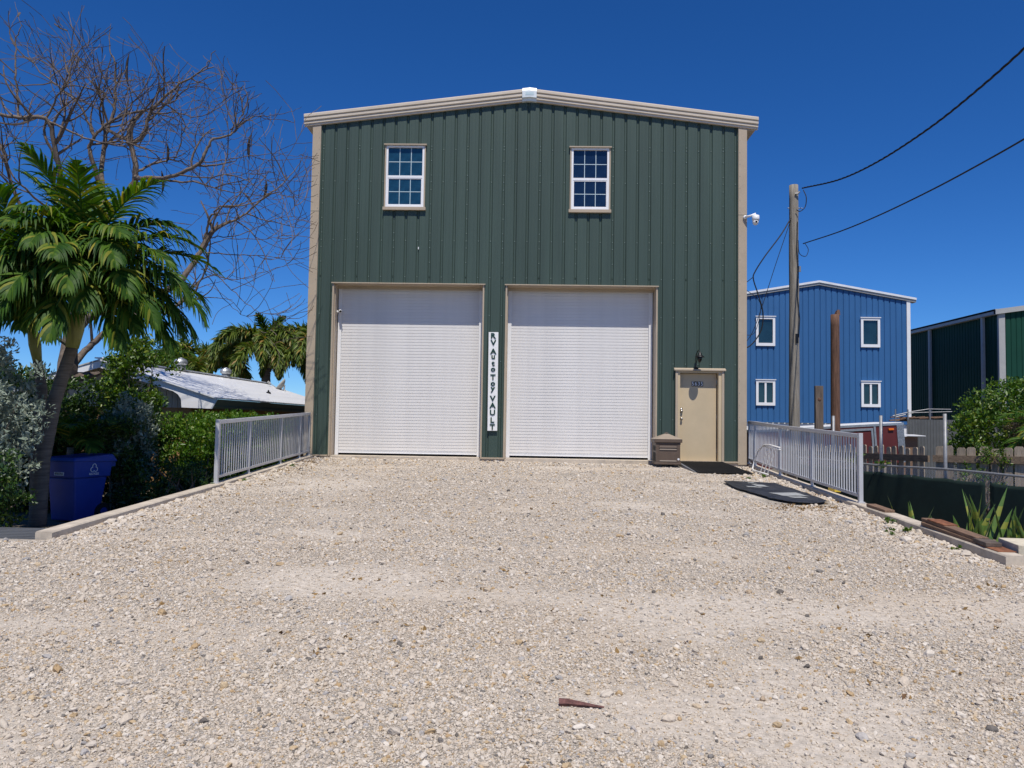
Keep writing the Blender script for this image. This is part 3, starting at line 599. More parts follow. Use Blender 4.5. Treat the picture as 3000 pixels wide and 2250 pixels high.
def railing(name, xf, kz, ys, label, nper):
    rl = empty(name, (xf(ys[0]), ys[0], 0), label, 'railing'); ox, oy = xf(ys[0]), ys[0]
    pk = MB().box(-.0095, .0095, -.0095, .0095, 0, 1).mesh('picket', ALUM)
    pw = .042
    for i, y in enumerate(ys):
        x = xf(y)-ox; z = kz(y); last = i == len(ys)-1
        mb = MB(); mb.box(x-pw/2-(.01 if i == 0 else 0), x+pw/2+(.01 if i == 0 else 0), y-oy-pw/2-(.01 if i == 0 else 0), y-oy+pw/2+(.01 if i == 0 else 0), z+.0, z+1.06-(0 if i == 0 else .07)); p = mb.build('post', ALUM, rl, bevel=.003)
        mb = MB(); mb.box(x-.05, x+.05, y-oy-.05, y-oy+.05, z-.012, z+.008); mb.build('foot_plate', ALUM, p)
    for i in range(len(ys)-1):
        ya, yb = ys[i], ys[i+1]; a = Vector((xf(ya)-ox, ya-oy, kz(ya))); b = Vector((xf(yb)-ox, yb-oy, kz(yb))); d = (b-a).normalized()
        MB().beam(a+Vector((0, 0, 1.015))+d*(.028 if i == 0 else 0), b+Vector((0, 0, 1.015)), .055, .066).build('top_rail', ALUM, rl, bevel=.005)
        MB().beam(a+Vector((0, 0, .095))+d*.022, b+Vector((0, 0, .095))-d*.022, .035, .045).build('bottom_rail', ALUM, rl)
        n = nper[i]
        for k in range(n):
            t = (k+1)/(n+1); q = a.lerp(b, t)
            inst('picket', pk, rl, (q.x, q.y, q.z+.117), (0, 0, 0), (1, 1, .866))
    return rl
railing('aluminium_railing', lambda y: gxl(y)-.09, lambda y: ktl(y)+.012, [12.83, 14.44, 16.48, 18.0, 18.86], 'pale grey metal picket railing on the left kerb beside the hedge', [13, 16, 12, 6])
railing('aluminium_railing', lambda y: gxr(y)+.10, lambda y: ktr(y)+.012, [12.0, 14.35, 16.5, 18.7, 19.3], 'pale grey metal picket railing on the right kerb before the blue building', [19, 17, 17, 4])

# ------------------------------------------------------------------ things on and by the right kerb
ch = empty('lounge_chair_frame', (5.12, 16.8, -.10), 'white tube lounge chair frame leaning against the right railing', 'chair frame')
T = lambda y, z: (5.04+.20*max(0, z+.1), y, z-.04)
loc = lambda p: (p[0]-5.12, p[1]-16.0, p[2]+.10)
MB().tube([loc(T(y, z)) for y, z in ((15.2, .50), (15.9, .54), (16.3, .53), (16.62, .38), (16.78, .15), (16.78, -.02), (16.66, -.06), (16.3, -.065), (15.6, -.08))], .017, 8).build('side_tube', PVC, ch, True)
MB().tube([loc(T(y, z)) for y, z in ((15.15, .46), (16.28, .50))], .014, 8).build('cross_bar', PVC, ch, True)
for y in (15.35, 15.6, 15.85):
    a = loc(T(y+.12, .50)); b = loc(T(y+.3, -.06)); MB().beam(a, b, .045, .008, (1, 0, 0)).build('strap', PVC, ch)
# black tarp with pale tape patches
tp = empty('black_tarp', (4.3, 13.6, 0), 'crumpled black tarp with pale tape patches lying flat on the gravel', 'tarp')
pts = [(3.80, 15.15), (4.35, 15.2), (4.74, 14.95), (4.78, 13.6), (4.76, 12.40), (4.5, 12.12), (4.15, 12.08), (3.90, 12.6), (3.83, 13.4), (3.74, 14.3)]
V, F = [], []; c = Vector((4.28, 13.65)); nr = 12; per = 60
dense = []
for i in range(len(pts)):
    a, b = Vector(pts[i]), Vector(pts[(i+1) % len(pts)])
    for k in range(6): q_ = a.lerp(b, k/6); dense.append(q_+Vector((.035*noise.noise((q_.x*4, q_.y*4, 3)), .05*noise.noise((q_.x*4, q_.y*4, 8)))))
per = len(dense)
def tz(x, y, r): return gz(x, y)+.03+.010*noise.noise((x*3, y*3, 1))+.022*abs(noise.noise((x*2.3+y, y*6, 7)))+(.012 if r > .97 else 0)
for r in range(nr+1):
    for d in dense:
        q = c.lerp(d, r/nr); V.append((q.x-4.3, q.y-13.6, tz(q.x, q.y, r/nr)))
for r in range(nr):
    for k in range(per): F.append((r*per+k, r*per+(k+1) % per, (r+1)*per+(k+1) % per, (r+1)*per+k))
m_ = MB(); m_.v = V; m_.f = F; o = m_.build('sheet', TARP, tp, True); s_ = o.modifiers.new('t', 'SOLIDIFY'); s_.thickness = .006; s_.offset = -1
for (xa, xb, ya, yb, sk) in ((4.22, 4.36, 14.85, 15.12, 0), (4.20, 4.40, 14.40, 14.72, .06), (3.98, 4.20, 14.15, 14.45, .06), (4.13, 4.60, 13.02, 13.42, .10), (4.30, 4.52, 12.72, 12.96, .05)):
    mb = MB(); n = 6
    for i in range(n):
        for j in range(3):
            q = []
            for a, b in ((0, 0), (1, 0), (1, 1), (0, 1)):
                x = xa+(xb-xa)*(i+a)/n+sk*(1-(j+b)/3); y = ya+(yb-ya)*(j+b)/3; q.append((x-4.3, y-13.6, tz(x, y, 0)+.006))
            mb.quad(*q)
    mb.build('tape_patch', PATCH, tp)
kt = ktr
def board(name, mat, xc, yc, L_, W_, H_, z, rz, label, cat='board', roll=0.0):
    mb = MB(); mb.box(-W_/2, W_/2, -L_/2, L_/2, 0, H_); o = mb.build(name, mat, None, bevel=.006); o.location = (xc, yc, z); o.rotation_euler = (R(2.3)+roll, 0, rz); return tag(o, label, cat)
board('short_board', BOARDW, 5.06, 11.25, .62, .14, .04, kt(11.25)+.002, R(-1), 'short brown board on the right kerb just before the railing end post')
board('long_board', BOARDW, 4.95, 9.15, 1.25, .15, .04, kt(9.15)+.002, R(-2), 'lower long weathered board of the pair stacked on the right kerb')
board('long_board', BOARDW, 4.965, 9.18, 1.30, .14, .04, kt(9.18)+.044, R(-3), 'upper long weathered board of the pair stacked on the right kerb')
board('rust_plate', RUST, 4.99, 9.45, .42, .17, .015, kt(9.45)+.087, R(-3), 'flat rust-brown plate lying on top of the two long boards', 'plate')
board('rust_plate', RUST, 4.93, 8.28, .42, .19, .012, kt(8.28)+.002, R(-3), 'rusty flat plate under the dark block near the right kerb end', 'plate')
board('wood_block', pm('dark_wood', (.13, .10, .08), .9, .25, 8, bump=.5), 4.92, 8.42, .28, .16, .045, kt(8.42)+.016, R(-5), 'dark grey wood block lying on the rusty plate near the kerb end', 'block')
o = board('limestone_block', LIME, 5.22, 8.28, .42, .32, .15, -.42, R(-6), 'pale limestone block beside the end of the right kerb', 'block')
mb = MB(); mb.box(-.2, .2, -.05, .05, 0, .05); o = mb.build('yellow_beam', YELLOW, None); o.location = (5.33, 13.6, -.21); o.rotation_euler = (0, 0, R(84)); tag(o, 'yellow painted beam seen under the right railing', 'beam')
# driftwood-like rusty shard
mb = MB(); mb.tube([(-.11, 0, .014), (-.07, .004, .016), (0, .002, .012), (.06, -.004, .009), (.12, -.006, .006)], [.021, .018, .013, .009, .004], 6); o = mb.build('rusty_shard', pm('rusty_shard', (.17, .075, .065), .8, .35, 40, bump=.5), None); o.location = (.28, 4.0, gz(.28, 4.0)+.004); o.rotation_euler = (0, 0, R(-6)); tag(o, 'tapered reddish brown shard lying on the near gravel', 'shard')

# ------------------------------------------------------------------ drain grate at the left kerb end
dg = empty('drain_grate', (-5.75, 8.55, -.47), 'flat grey bar grate in the ground beside the left kerb end', 'grate')
bm_ = MB().box(-.5, .5, -.022, .022, 0, .035).mesh('bar', pm('dull_steel', (.20, .205, .21), .55, .15, metal=.5))
for k in range(8): inst('bar', bm_, dg, (0, -.35+k*.11, .0))
MB().box(-.52, .52, -.40, .46, -.06, -.02).build('pit', DARK, dg)
# ------------------------------------------------------------------ recycling bin
bn = empty('recycling_bin', (-7.42, 12.55, -.83), 'blue wheeled recycling bin standing by the palm trunk', 'bin', rz=R(-17))
mb = MB(); 
mb.hexa([(-.25, -.27, .03), (.25, -.27, .03), (.25, .20, .03), (-.25, .20, .03), (-.28, -.33, .72), (.28, -.33, .72), (.28, .31, .72), (-.28, .31, .72)])
mb.hexa([(-.31, -.36, .72), (.31, -.36, .72), (.31, .35, .72), (-.31, .35, .72), (-.325, -.385, 1.0), (.325, -.385, 1.0), (.325, .375, 1.0), (-.325, .375, 1.0)])
mb.build('body', BINBLUE, bn, bevel=.02)
mb = MB(); mb.hexa([(-.35, -.42, .99), (.35, -.42, .99), (.35, .47, .96), (-.35, .47, .96), (-.32, -.38, 1.05), (.32, -.38, 1.05), (.30, .40, 1.09), (-.30, .40, 1.09)]); mb.build('lid', BINBLUE, bn, bevel=.025)
mb = MB(); mb.tube([(-.26, .46, .92), (.26, .46, .92)], .018, 10); mb.box(-.28, -.24, .36, .47, .88, .96); mb.box(.24, .28, .36, .47, .88, .96); mb.build('handle', BINBLUE, bn)
for s in (-1, 1):
    mb = MB(); mb.tube([(s*.25, .24, .14), (s*.31, .24, .14)], .14, 20); wv = mb.build('wheel', RUBBER, bn); 
    mb = MB(); mb.tube([(s*.308, .24, .14), (s*.314, .24, .14)], .07, 14); mb.build('hub', BINBLUE, wv)
# recycle mark on the right-hand side face: three looped arrows
lg = MB()
def onside(u, v): 
    t = (v-.72)/.28; return (.3125+.015*t+.004, u, v)
for k in range(3):
    a0 = math.pi/2+k*2*math.pi/3; cx_, cz_ = .035*math.cos(a0), .868+.035*math.sin(a0)
    ring = [onside(cx_+.036*math.cos(a0+q), cz_+.036*math.sin(a0+q)) for q in np.linspace(-2.2, 2.2, 14)]
    lg.tube(ring, .006, 4)
lg.build('recycle_mark', LOGO, bn)
inst('recycle_word', text_mesh('RECYCLE', .046, .001, LOGO, .001), bn, (.322, 0, .777), (R(90), 0, R(90)))
mb = MB(); mb.box(-.10, .10, -.376, -.370, .76, .815); mb.build('number_label', LOGO, bn)
inst('number_digits', text_mesh('4703765', .05, .001, BLACKM), bn, (0, -.3775, .787), (R(90), 0, 0))

# ------------------------------------------------------------------ left house
hs_ = empty('neighbour_house', (0, 0, 0), 'low tan house with a white metal roof behind the hedge', 'house')
EX, EZ, RX, RZ, HY0, HY1 = -7.28, 1.36, -10.1, 2.22, 17.7, 28.8
LX = 2*RX-EX
def strip(x0, z0, x1, z1, y0, y1):   # one standing-seam strip running from ridge to eave
    pass
nrib = int((HY1-HY0)/.23)
for sgn in (1, -1):
    ex = EX if sgn > 0 else LX
    MB().hexa([(RX, HY0, RZ-.03), (ex, HY0, EZ-.03), (ex, HY1, EZ-.03), (RX, HY1, RZ-.03), (RX, HY0, RZ), (ex, HY0, EZ), (ex, HY1, EZ), (RX, HY1, RZ)] if sgn > 0 else [(ex, HY0, EZ-.03), (RX, HY0, RZ-.03), (RX, HY1, RZ-.03), (ex, HY1, EZ-.03), (ex, HY0, EZ), (RX, HY0, RZ), (RX, HY1, RZ), (ex, HY1, EZ)]).build('roof_sheet', pm('roof_valley_grey', (.50, .50, .49), .6, .2, 6), hs_)  # sheet between the ribs is a darker grey than the ribs
# purlin-wise corrugation lines of the sheet run along the slope
rib = MB(); rib.beam((0, 0, 0), (EX-RX-.01, 0, EZ-RZ), .16, .035); rme = rib.mesh('roof_rib', ROOFW)
for k in range(nrib+1): inst('roof_rib', rme, hs_, (RX, HY0+.03+k*.23, RZ-.0085))
MB().beam((RX, HY0, RZ+.03), (RX, HY1, RZ+.03), .22, .03).build('ridge_cap', ROOFW, hs_)
# barge board with rounded foot, cream gable siding
t_ = (EZ-RZ)/(EX-RX); zz = lambda x: RZ+t_*(x-RX)-.035
bb = MB(); y0 = HY0+.02
top = [(RX, zz(RX)), (EX-.0, zz(EX))]; low = [(RX, zz(RX)-.16), (EX-1.05, zz(EX-1.05)-.15), (EX-.93, zz(EX-.93)-.19), (EX-.86, zz(EX-.86)-.27), (EX-.84, 1.12), (EX-.12, 1.10)]
poly = top+low[::-1]
n = len(poly); bb.v = [(x, y0, z) for x, z in poly]+[(x, y0+.03, z) for x, z in poly]; bb.f = [tuple(range(n))[::-1], tuple(range(n, 2*n))]+[(i, (i+1) % n, n+(i+1) % n, n+i) for i in range(n)]
bb.build('barge_board', WHITE, hs_)
bb = MB(); bb.hexa([(LX, y0, zz(EX)-.16), (RX, y0, zz(RX)-.16), (RX, y0+.03, zz(RX)-.16), (LX, y0+.03, zz(EX)-.16), (LX, y0, zz(EX)), (RX, y0, zz(RX)), (RX, y0+.03, zz(RX)), (LX, y0+.03, zz(EX))]); bb.build('barge_board', WHITE, hs_)
k = 0; x = EX-.88
while x > LX+.9:
    xa = x-.135; zt = min(RZ+t_*(x-RX), RZ+t_*(RX-x)+0) if x > RX else RZ-t_*(xa-RX)
    zt = RZ-abs(t_)*abs((x+xa)/2-RX)-.06
    MB().box(xa+.006, x, HY0+.5, HY0+.53, 1.12, zt).build('siding_board', SIDING, hs_); x -= .14
MB().box(LX+.85, EX-.85, HY0+.53, HY1-.6, -.85, 1.3).build('wall', HOUSEW, hs_)
MB().box(EX-.86, EX-.05, HY0+.05, HY1, 1.14, 1.17).build('soffit', OLIVE, hs_)
MB().hexa([(EX-.13, HY0+.051, 1.10), (EX-.10, HY0+.051, 1.10), (EX-.10, HY1, 1.10), (EX-.13, HY1, 1.10), (EX-.03, HY0+.051, EZ-.035), (EX, HY0+.051, EZ-.035), (EX, HY1, EZ-.035), (EX-.03, HY1, EZ-.035)]).build('eave_fascia', OLIVE, hs_)
wn = MB().box(EX-.85, EX-.82, 20.6, 21.7, .1, .95).build('window', GLASSD, hs_)
MB().hexa([(EX-.84, 20.5, .55), (EX-.30, 20.5, .45), (EX-.30, 21.8, .45), (EX-.84, 21.8, .55), (EX-.84, 20.5, 1.0), (EX-.33, 20.5, .50), (EX-.33, 21.8, .50), (EX-.84, 21.8, 1.0)]).build('awning', BLACKM, wn)
def turbine(x, y, z, label):
    t = empty('turbine_vent', (x, y, z), label, 'roof vent')
    MB().lathe([(.15, -.12), (.13, .03), (.13, .06)], (0, 0, 0), 18).build('collar', GALV, t, True)
    mb = MB(); n = 20
    for k in range(n):
        a = 2*math.pi*k/n; pr = [(.13, .06), (.18, .10), (.19, .16), (.16, .22), (.06, .26)]
        for (r1, z1), (r2, z2) in zip(pr[:-1], pr[1:]):
            q = [(r1*math.cos(a), r1*math.sin(a), z1), (r1*.96*math.cos(a+.34), r1*.96*math.sin(a+.34), z1), (r2*.96*math.cos(a+.34), r2*.96*math.sin(a+.34), z2), (r2*math.cos(a), r2*math.sin(a), z2)]; mb.quad(*q)
    mb.build('vanes', SILVER, t)
    MB().lathe([(.12, .06), (.16, .11), (.17, .16), (.14, .21), (.05, .25)], (0, 0, 0), 16).build('core', DARK, t)
    MB().lathe([(.08, .255), (.05, .275), (.0, .28)], (0, 0, 0), 14).build('cap', SILVER, t, True)
turbine(-10.1, 21.9, 2.33, 'silver turbine roof vent on the white roof nearest the bare tree'); turbine(-10.1, 25.2, 2.28, 'silver turbine roof vent on the white roof nearest the green building')
ds = empty('satellite_dish', (-9.3, 28.2, 1.92), 'grey satellite dish on a pipe at the far end of the white roof', 'satellite dish')
MB().tube([(.2, 0, -.35), (.2, 0, .22)], .03, 10).build('mast', PVC, ds)
mb = MB(); mb.lathe([(.02, 0), (.14, .02), (.26, .075), (.33, .13), (.335, .128), (.265, .06), (.14, .0), (.02, -.02)], (0, 0, 0), 24); o = mb.build('reflector', GREYT, ds, True); o.rotation_euler = (R(25), R(-48), R(-20)); o.location = (.12, -.03, .12)
MB().tube([(.15, -.05, -.05), (-.25, -.25, .26)], .015, 6).build('feed_arm', GREYT, ds); MB().tube([(-.24, -.25, .24), (-.33, -.30, .32)], .045, 10).build('feed_horn', GREYT, ds)
pv = empty('roof_pipe_vent', (-8.35, 24.3, 1.70), 'small dark pipe vent poking through the white roof', 'roof vent')
MB().lathe([(.10, -.08), (.07, .03), (.03, .05), (.02, .1)], (0, 0, 0), 12).build('boot', BLACKM, pv)

# ------------------------------------------------------------------ blue building
bl = empty('blue_building', (0, 0, 0), 'blue ribbed metal building with white trim behind the utility pole', 'building')
BY = 40.8; bx0, bx1, bxp = 10.45, 19.95, 15.2
bz = lambda x: 8.42-.172*abs(x-bxp)
BH = [(17.41, 18.37, 5.16, 6.67), (17.41, 18.37, 2.01, 3.31), (11.92, 12.88, 5.16, 6.67), (11.92, 12.88, 2.01, 3.31)]
ribbed_wall(bl, BLUEW, bx0, bx1-.1, BY, 1.15, bz, BH, 11.0, minor=False)
MB().box(bx0, bx1, BY+.06, BY+.2, -.9, 1.15).build('white_base_wall', WHITE, bl)
MB().box(bx0, bx1-.02, BY+.1, 60, 1.15, 7.5).build('core_wall', BLUEW, bl)
MB().box(bx1-.16, bx1+.03, BY-.06, BY+.1, -.9, 7.62).build('corner_trim', WHITE, bl)
MB().box(bx0-.1, bx1+.03, BY-.05, BY, 1.10, 1.16).build('base_flashing', BLUEW, bl)
for s, xe in ((-1, bx0-.3), (1, bx1+.32)):
    za, zb = bz(xe), bz(bxp)
    for dz, hh, yo, nm in ((.0, .11, .10, 'rake_trim'), (.12, .11, .15, 'rake_cap')):
        a, b = ((xe, za), (bxp, zb)) if s < 0 else ((bxp, zb), (xe, za))
        MB().hexa([(a[0], BY-yo, a[1]+dz), (b[0], BY-yo, b[1]+dz), (b[0], BY+.3, b[1]+dz), (a[0], BY+.3, a[1]+dz), (a[0], BY-yo, a[1]+dz+hh), (b[0], BY-yo, b[1]+dz+hh), (b[0], BY+.3, b[1]+dz+hh), (a[0], BY+.3, a[1]+dz+hh)]).build(nm, GREYT if dz == 0 else ROOFW, bl)
    MB().hexa([(a[0], BY+.31, a[1]+.1), (b[0], BY+.31, b[1]+.1), (b[0], 60, b[1]+.1), (a[0], 60, a[1]+.1), (a[0], BY+.31, a[1]+.22), (b[0], BY+.31, b[1]+.22), (b[0], 60, b[1]+.22), (a[0], 60, a[1]+.22)]).build('roof', ROOFW, bl)
for i, (xa, xb, za, zb) in enumerate(BH):
    w_ = empty('window', (0, 0, 0)); w_.parent = bl
    f = MB(); t = .105
    f.box(xa-.02, xa+t, BY-.08, BY+.06, za-.02, zb+.02); f.box(xb-t, xb+.02, BY-.08, BY+.06, za-.02, zb+.02); f.box(xa+t, xb-t, BY-.08, BY+.06, zb-t, zb+.02); f.box(xa+t, xb-t, BY-.08, BY+.06, za-.02, za+t+.03)
    f.box(xa-.06, xb+.06, BY-.12, BY-.06, zb+.021, zb+.06)
    if i % 2: f.box((xa+xb)/2-.05, (xa+xb)/2+.05, BY-.06, BY+.05, za+t+.03, zb-t)
    f.build('frame', VINYL, w_)
    halves = [(xa+t, xb-t)] if i % 2 == 0 else [(xa+t, (xa+xb)/2-.05), ((xa+xb)/2+.05, xb-t)]
    for a, b in halves: MB().box(a, b, BY+.0, BY+.02, za+t+.03, zb-t).build('pane', GLASSD, w_)

# ------------------------------------------------------------------ forest green building far right
dk = empty('forest_green_building', (0, 0, 0), 'long forest green metal building with pale trim at the right edge', 'building')
DX, DY = 27.1, 45.0
dzf = lambda x: 7.62+.15*(x-DX)
ribbed_wall(dk, DKGREEN, DX+.35, DX+14, DY, 0, dzf, [], DX+.1, minor=False)
MB().box(DX, DX+.36, DY-.06, DY+.1, -.9, 7.75).build('corner_trim', GREYT, dk)
pr_, bps_ = rib_profile(0, minor=False)
for k in range(27):       # side wall sheets
    ya = DY+.12+k*.9144; mb = MB(); xs = [ya]+bps_(ya, ya+.9144)+[ya+.9144]
    for u, v in zip(xs[:-1], xs[1:]): mb.quad((DX+.05+pr_(v-1e-6), v, -.9), (DX+.05+pr_(u+1e-6), u, -.9), (DX+.05+pr_(u+1e-6), u, 7.62), (DX+.05+pr_(v-1e-6), v, 7.62))
    mb.build('wall_panel', DKGREEN, dk)
MB().box(DX-.25, DX+.1, DY-.15, DY+25, 7.60, 7.90).build('eave_trim', GREYT, dk)
a, b = (DX-.25, dzf(DX-.25)), (DX+14, dzf(DX+14))
MB().hexa([(a[0], DY-.2, a[1]), (b[0], DY-.2, b[1]), (b[0], DY-.01, b[1]), (a[0], DY-.01, a[1]), (a[0], DY-.2, a[1]+.28), (b[0], DY-.2, b[1]+.28), (b[0], DY-.01, b[1]+.28), (a[0], DY-.01, a[1]+.28)]).build('rake_trim', GREYT, dk)
MB().hexa([(a[0], DY-.009, a[1]+.2), (b[0], DY-.009, b[1]+.2), (b[0], 70, b[1]+.2), (a[0], 70, a[1]+.2), (a[0], DY-.009, a[1]+.3), (b[0], DY-.009, b[1]+.3), (b[0], 70, b[1]+.3), (a[0], 70, a[1]+.3)]).build('roof', GREYT, dk)
for y in (46.3, 52.4): MB().box(DX-.14, DX-.0, y, y+.22, .6, 7.6).build('downspout', GREYT, dk)

# ------------------------------------------------------------------ utility pole, posts, cables
up_ = empty('utility_pole', (7.0, 20.5, -.85), 'grey weathered wooden utility pole before the blue building', 'utility pole')
mb = MB(); pts = []; rr = []
for k in range(24): z = k/23*8.22; pts.append((-.012*z/8+.01*noise.noise((z*.7, 0, 0)), .01*noise.noise((z*.7, 5, 0)), z)); rr.append(.150-.034*z/8.2+.003*noise.noise((z*3, 1, 1)))
mb.tube(pts, rr, 18); mb.build('shaft', POLEW, up_, True)
MB().tube([(-.02, -.14, 7.95), (.05, -.16, 7.95), (.09, -.16, 8.0)], .025, 8).build('insulator', GALV, up_); MB().tube([(-.17, 0, 7.6), (.22, 0, 7.6)], .012, 6).build('through_bolt', GALV, up_)
MB().box(.06, .12, -.16, -.11, 5.85, 6.0).build('cable_clamp', GALV, up_)
MB().box(-.02, .05, -.16, -.125, 3.95, 4.2).build('dark_plate', BLACKM, up_)
MB().tube([(.04, -.135, 7.2), (.02, -.15, 6.4), (.06, -.15, 5.9), (.03, -.15, 5.2), (.09, -.15, 4.6), (.06, -.155, 4.1)], .011, 6).build('riser_cable', CABLE, up_)
bp_ = empty('brown_post', (8.66, 22.0, -.85), 'broken-topped round brown wooden post behind the right railing', 'post')
mb = MB(); mb.tube([(.01*noise.noise((k, 3, 1)), 0, k*.31) for k in range(17)], [.135-.001*k+.003*noise.noise((k, 1, 1)) for k in range(17)], 14); mb.build('shaft', BROWNW, bp_, True)
mb = MB(); mb.hexa([(.0, -.10, 4.94), (.12, -.08, 4.94), (.12, .08, 4.94), (0, .10, 4.94), (.05, -.06, 5.09), (.115, -.05, 5.10), (.115, .05, 5.08), (.05, .06, 5.08)]); mb.build('splintered_top', BROWNW, bp_)
sp_ = empty('short_post', (7.30, 19.6, -.85), 'short flat dark wooden post with a knot beside the utility pole', 'post')
MB().box(-.10, .10, -.05, .05, 0, 2.79).build('shaft', pm('dark_post_wood', (.15, .115, .09), .9, .3, 6, bump=.6, bscale=20, stretch=(5, 5, .35)), sp_, bevel=.008)
mb = MB(); mb.lathe([(.045, 0), (.035, .012), (.0, .016)], (0, 0, 0), 10); o = mb.build('knot', BROWNW, sp_); o.location = (0, -.05, 2.45); o.rotation_euler = (R(90), 0, 0)
def cable(name, pts, r, label, sides=6, n=40, sag=0.0, twist=0):
    """smooth cable through points (Catmull-Rom)"""
    P = [Vector(p) for p in pts]; P = [P[0]*2-P[1]]+P+[P[-1]*2-P[-2]]; out = []
    for i in range(1, len(P)-2):
        for k in range(n):
            t = k/n; a, b, c, d = P[i-1], P[i], P[i+1], P[i+2]
            out.append(.5*((2*b)+(c-a)*t+(2*a-5*b+4*c-d)*t*t+(3*b-a-3*c+d)*t**3))
    out.append(P[-2]); mb = MB()
    if twist:
        for ph in (0, 2.09, 4.19):
            acc = 0; q = []
            for i, p in enumerate(out):
                if i: acc += (out[i]-out[i-1]).length
                a = ph+acc*twist; q.append(p+Vector((math.cos(a)*r*1.05, 0, math.sin(a)*r*1.05)))
            mb.tube(q, r, 5)
    else: mb.tube(out, r, sides)
    return tag(mb.build(name, CABLE, None, True), label, 'cable')
def para(p0, p1, p2, y):      # quadratic through three heights
    (a, fa), (b, fb), (c, fc) = p0, p1, p2
    return fa*(y-b)*(y-c)/((a-b)*(a-c))+fb*(y-a)*(y-c)/((b-a)*(b-c))+fc*(y-a)*(y-b)/((c-a)*(c-b))
ysq = [20.45, 18, 16, 14, 12.5, 11, 9, 6, 3, -2, -8]
cable('twisted_service_cable', [(7.20-.002*(20.45-y)**1.2, y, para((20.45, 7.28), (14, 6.36), (11, 6.52), max(y, 9))+max(0, 9-y)*.10) for y in ysq], .0105, 'upper twisted black cable running from the pole toward the upper right', twist=9, n=60)
cable('phone_cable', [(7.22, y, para((20.45, 5.78), (14, 5.23), (11, 5.19), max(y, 9))+max(0, 9-y)*.05) for y in ysq], .014, 'lower black cable running from the pole toward the right edge')
cable('looping_cable', [(7.22, 20.42, 7.22), (7.27, 20.35, 7.0), (7.24, 20.35, 6.75), (7.10, 20.33, 6.62), (7.00, 20.33, 6.66)], .012, 'short black cable looped at the top of the utility pole', n=10)
cable('looping_cable', [(7.25, 20.40, 5.78), (7.33, 20.38, 5.6), (7.25, 20.36, 5.42), (7.08, 20.34, 5.5), (7.05, 20.34, 5.85)], .009, 'short black cable looped below the lower cable end', n=10)
cable('service_drop', [(6.88, 20.40, 6.45), (6.55, 20.2, 5.95), (6.1, 20.1, 5.35), (5.85, 20.1, 4.95), (5.80, 20.1, 4.75), (5.92, 20.1, 4.35), (6.05, 20.1, 3.85), (5.98, 20.1, 3.35), (5.65, 20.1, 2.95), (5.35, 20.2, 3.1)], .016, 'thick black cable dropping from the pole in a loop to the wall', n=14)
cable('service_drop', [(6.88, 20.42, 6.40), (6.45, 20.3, 5.2), (6.1, 20.3, 4.1), (5.8, 20.3, 3.3), (5.45, 20.35, 2.9)], .009, 'thin black cable falling straight from the pole to the wall', n=14)
cable('service_drop', [(5.80, 20.1, 4.80), (5.55, 20.2, 4.6), (5.32, 20.3, 4.45)], .010, 'thin cable branch from the drop to the green building corner', n=8)
cable('service_drop', [(5.36, 20.25, 3.55), (5.6, 20.2, 3.3), (5.85, 20.15, 3.35), (6.0, 20.15, 3.9), (5.95, 20.15, 4.2), (5.6, 20.2, 4.5), (5.34, 20.3, 4.7)], .008, 'thin cable curl hanging beside the green building corner', n=12)

# ------------------------------------------------------------------ chain link fence with privacy cloth
fx = lambda y: 11.31-.309*y
fd = Vector((-.309, 1, 0)).normalized(); fn = Vector((-1, -.309, 0)).normalized()
Fy0, Fy1 = 10.3, 17.3
cf = empty('chain_link_fence', (fx(Fy0), Fy0, -.83), 'chain link fence with dark green privacy cloth beside the right kerb', 'fence')
lo = lambda p: (p[0]-fx(Fy0), p[1]-Fy0, p[2]+.83)
mb = MB(); mb.tube([lo((fx(y), y, .20+.012*math.sin(y*2))) for y in np.linspace(Fy0, Fy1, 16)], .021, 10); mb.build('top_rail', GALV, cf, True)
for y, zt in ((10.4, .24), (13.47, 1.165), (14.91, 1.14), (16.2, 1.14), (17.25, .24)):
    MB().tube([lo((fx(y)+.03, y, -.85)), lo((fx(y)+.03, y, zt))], .030, 12).build('post', GALV, cf, True)
mb = MB(); Lf = (Vector((fx(Fy1), Fy1, 0))-Vector((fx(Fy0), Fy0, 0))).length; nw = int(Lf/.057)
P0 = Vector((fx(Fy0), Fy0, 0))
for k in range(nw):
    s0 = k*.057; q = []
    for j in range(18): q.append(lo(P0+fd*(s0+(.0285 if j % 2 else -.0285))+fn*(.004 if j % 2 else -.004)+Vector((0, 0, .185-j*.0285*1.15))))
    mb.tube(q, .0045, 3, cap=False)
tag(mb.build('chain_link_mesh', pm('zinc_wire', (.62, .62, .60), .45, .1), cf), kind='stuff')
def cloth(ya, yb):
    V, F = [], []; n = int((yb-ya)/.08); m = 14
    for i in range(n+1):
        y = ya+(yb-ya)*i/n
        top_ = .20-.13-.02*abs(math.sin((y-ya)*4.2))-.02*(15.5-y)/4
        for j in range(m+1):
            z = top_+(-.86-top_)*j/m; off = .03+.012*noise.noise((y*2.2, z*1.2, 2)); V.append(lo((fx(y)+fn.x*off, y+fn.y*off, z)))
    for i in range(n):
        for j in range(m): F.append((i*(m+1)+j, (i+1)*(m+1)+j, (i+1)*(m+1)+j+1, i*(m+1)+j+1))
    q = MB(); q.v = V; q.f = F; o = q.build('privacy_cloth', SCREEN, cf, True); s_ = o.modifiers.new('t', 'SOLIDIFY'); s_.thickness = .004
    gm = MB().lathe([(.014, 0), (.014, .004), (.006, .005)], (0, 0, 0), 8).mesh('grommet', GALV)
    y = ya+.1
    while y < yb:
        p = lo((fx(y)+fn.x*.05, y+fn.y*.05, .04)); inst('grommet', gm, cf, p, (R(90), 0, math.atan2(fn.x, -fn.y))); y += .45
cloth(10.35, 12.58); cloth(12.66, 17.25)

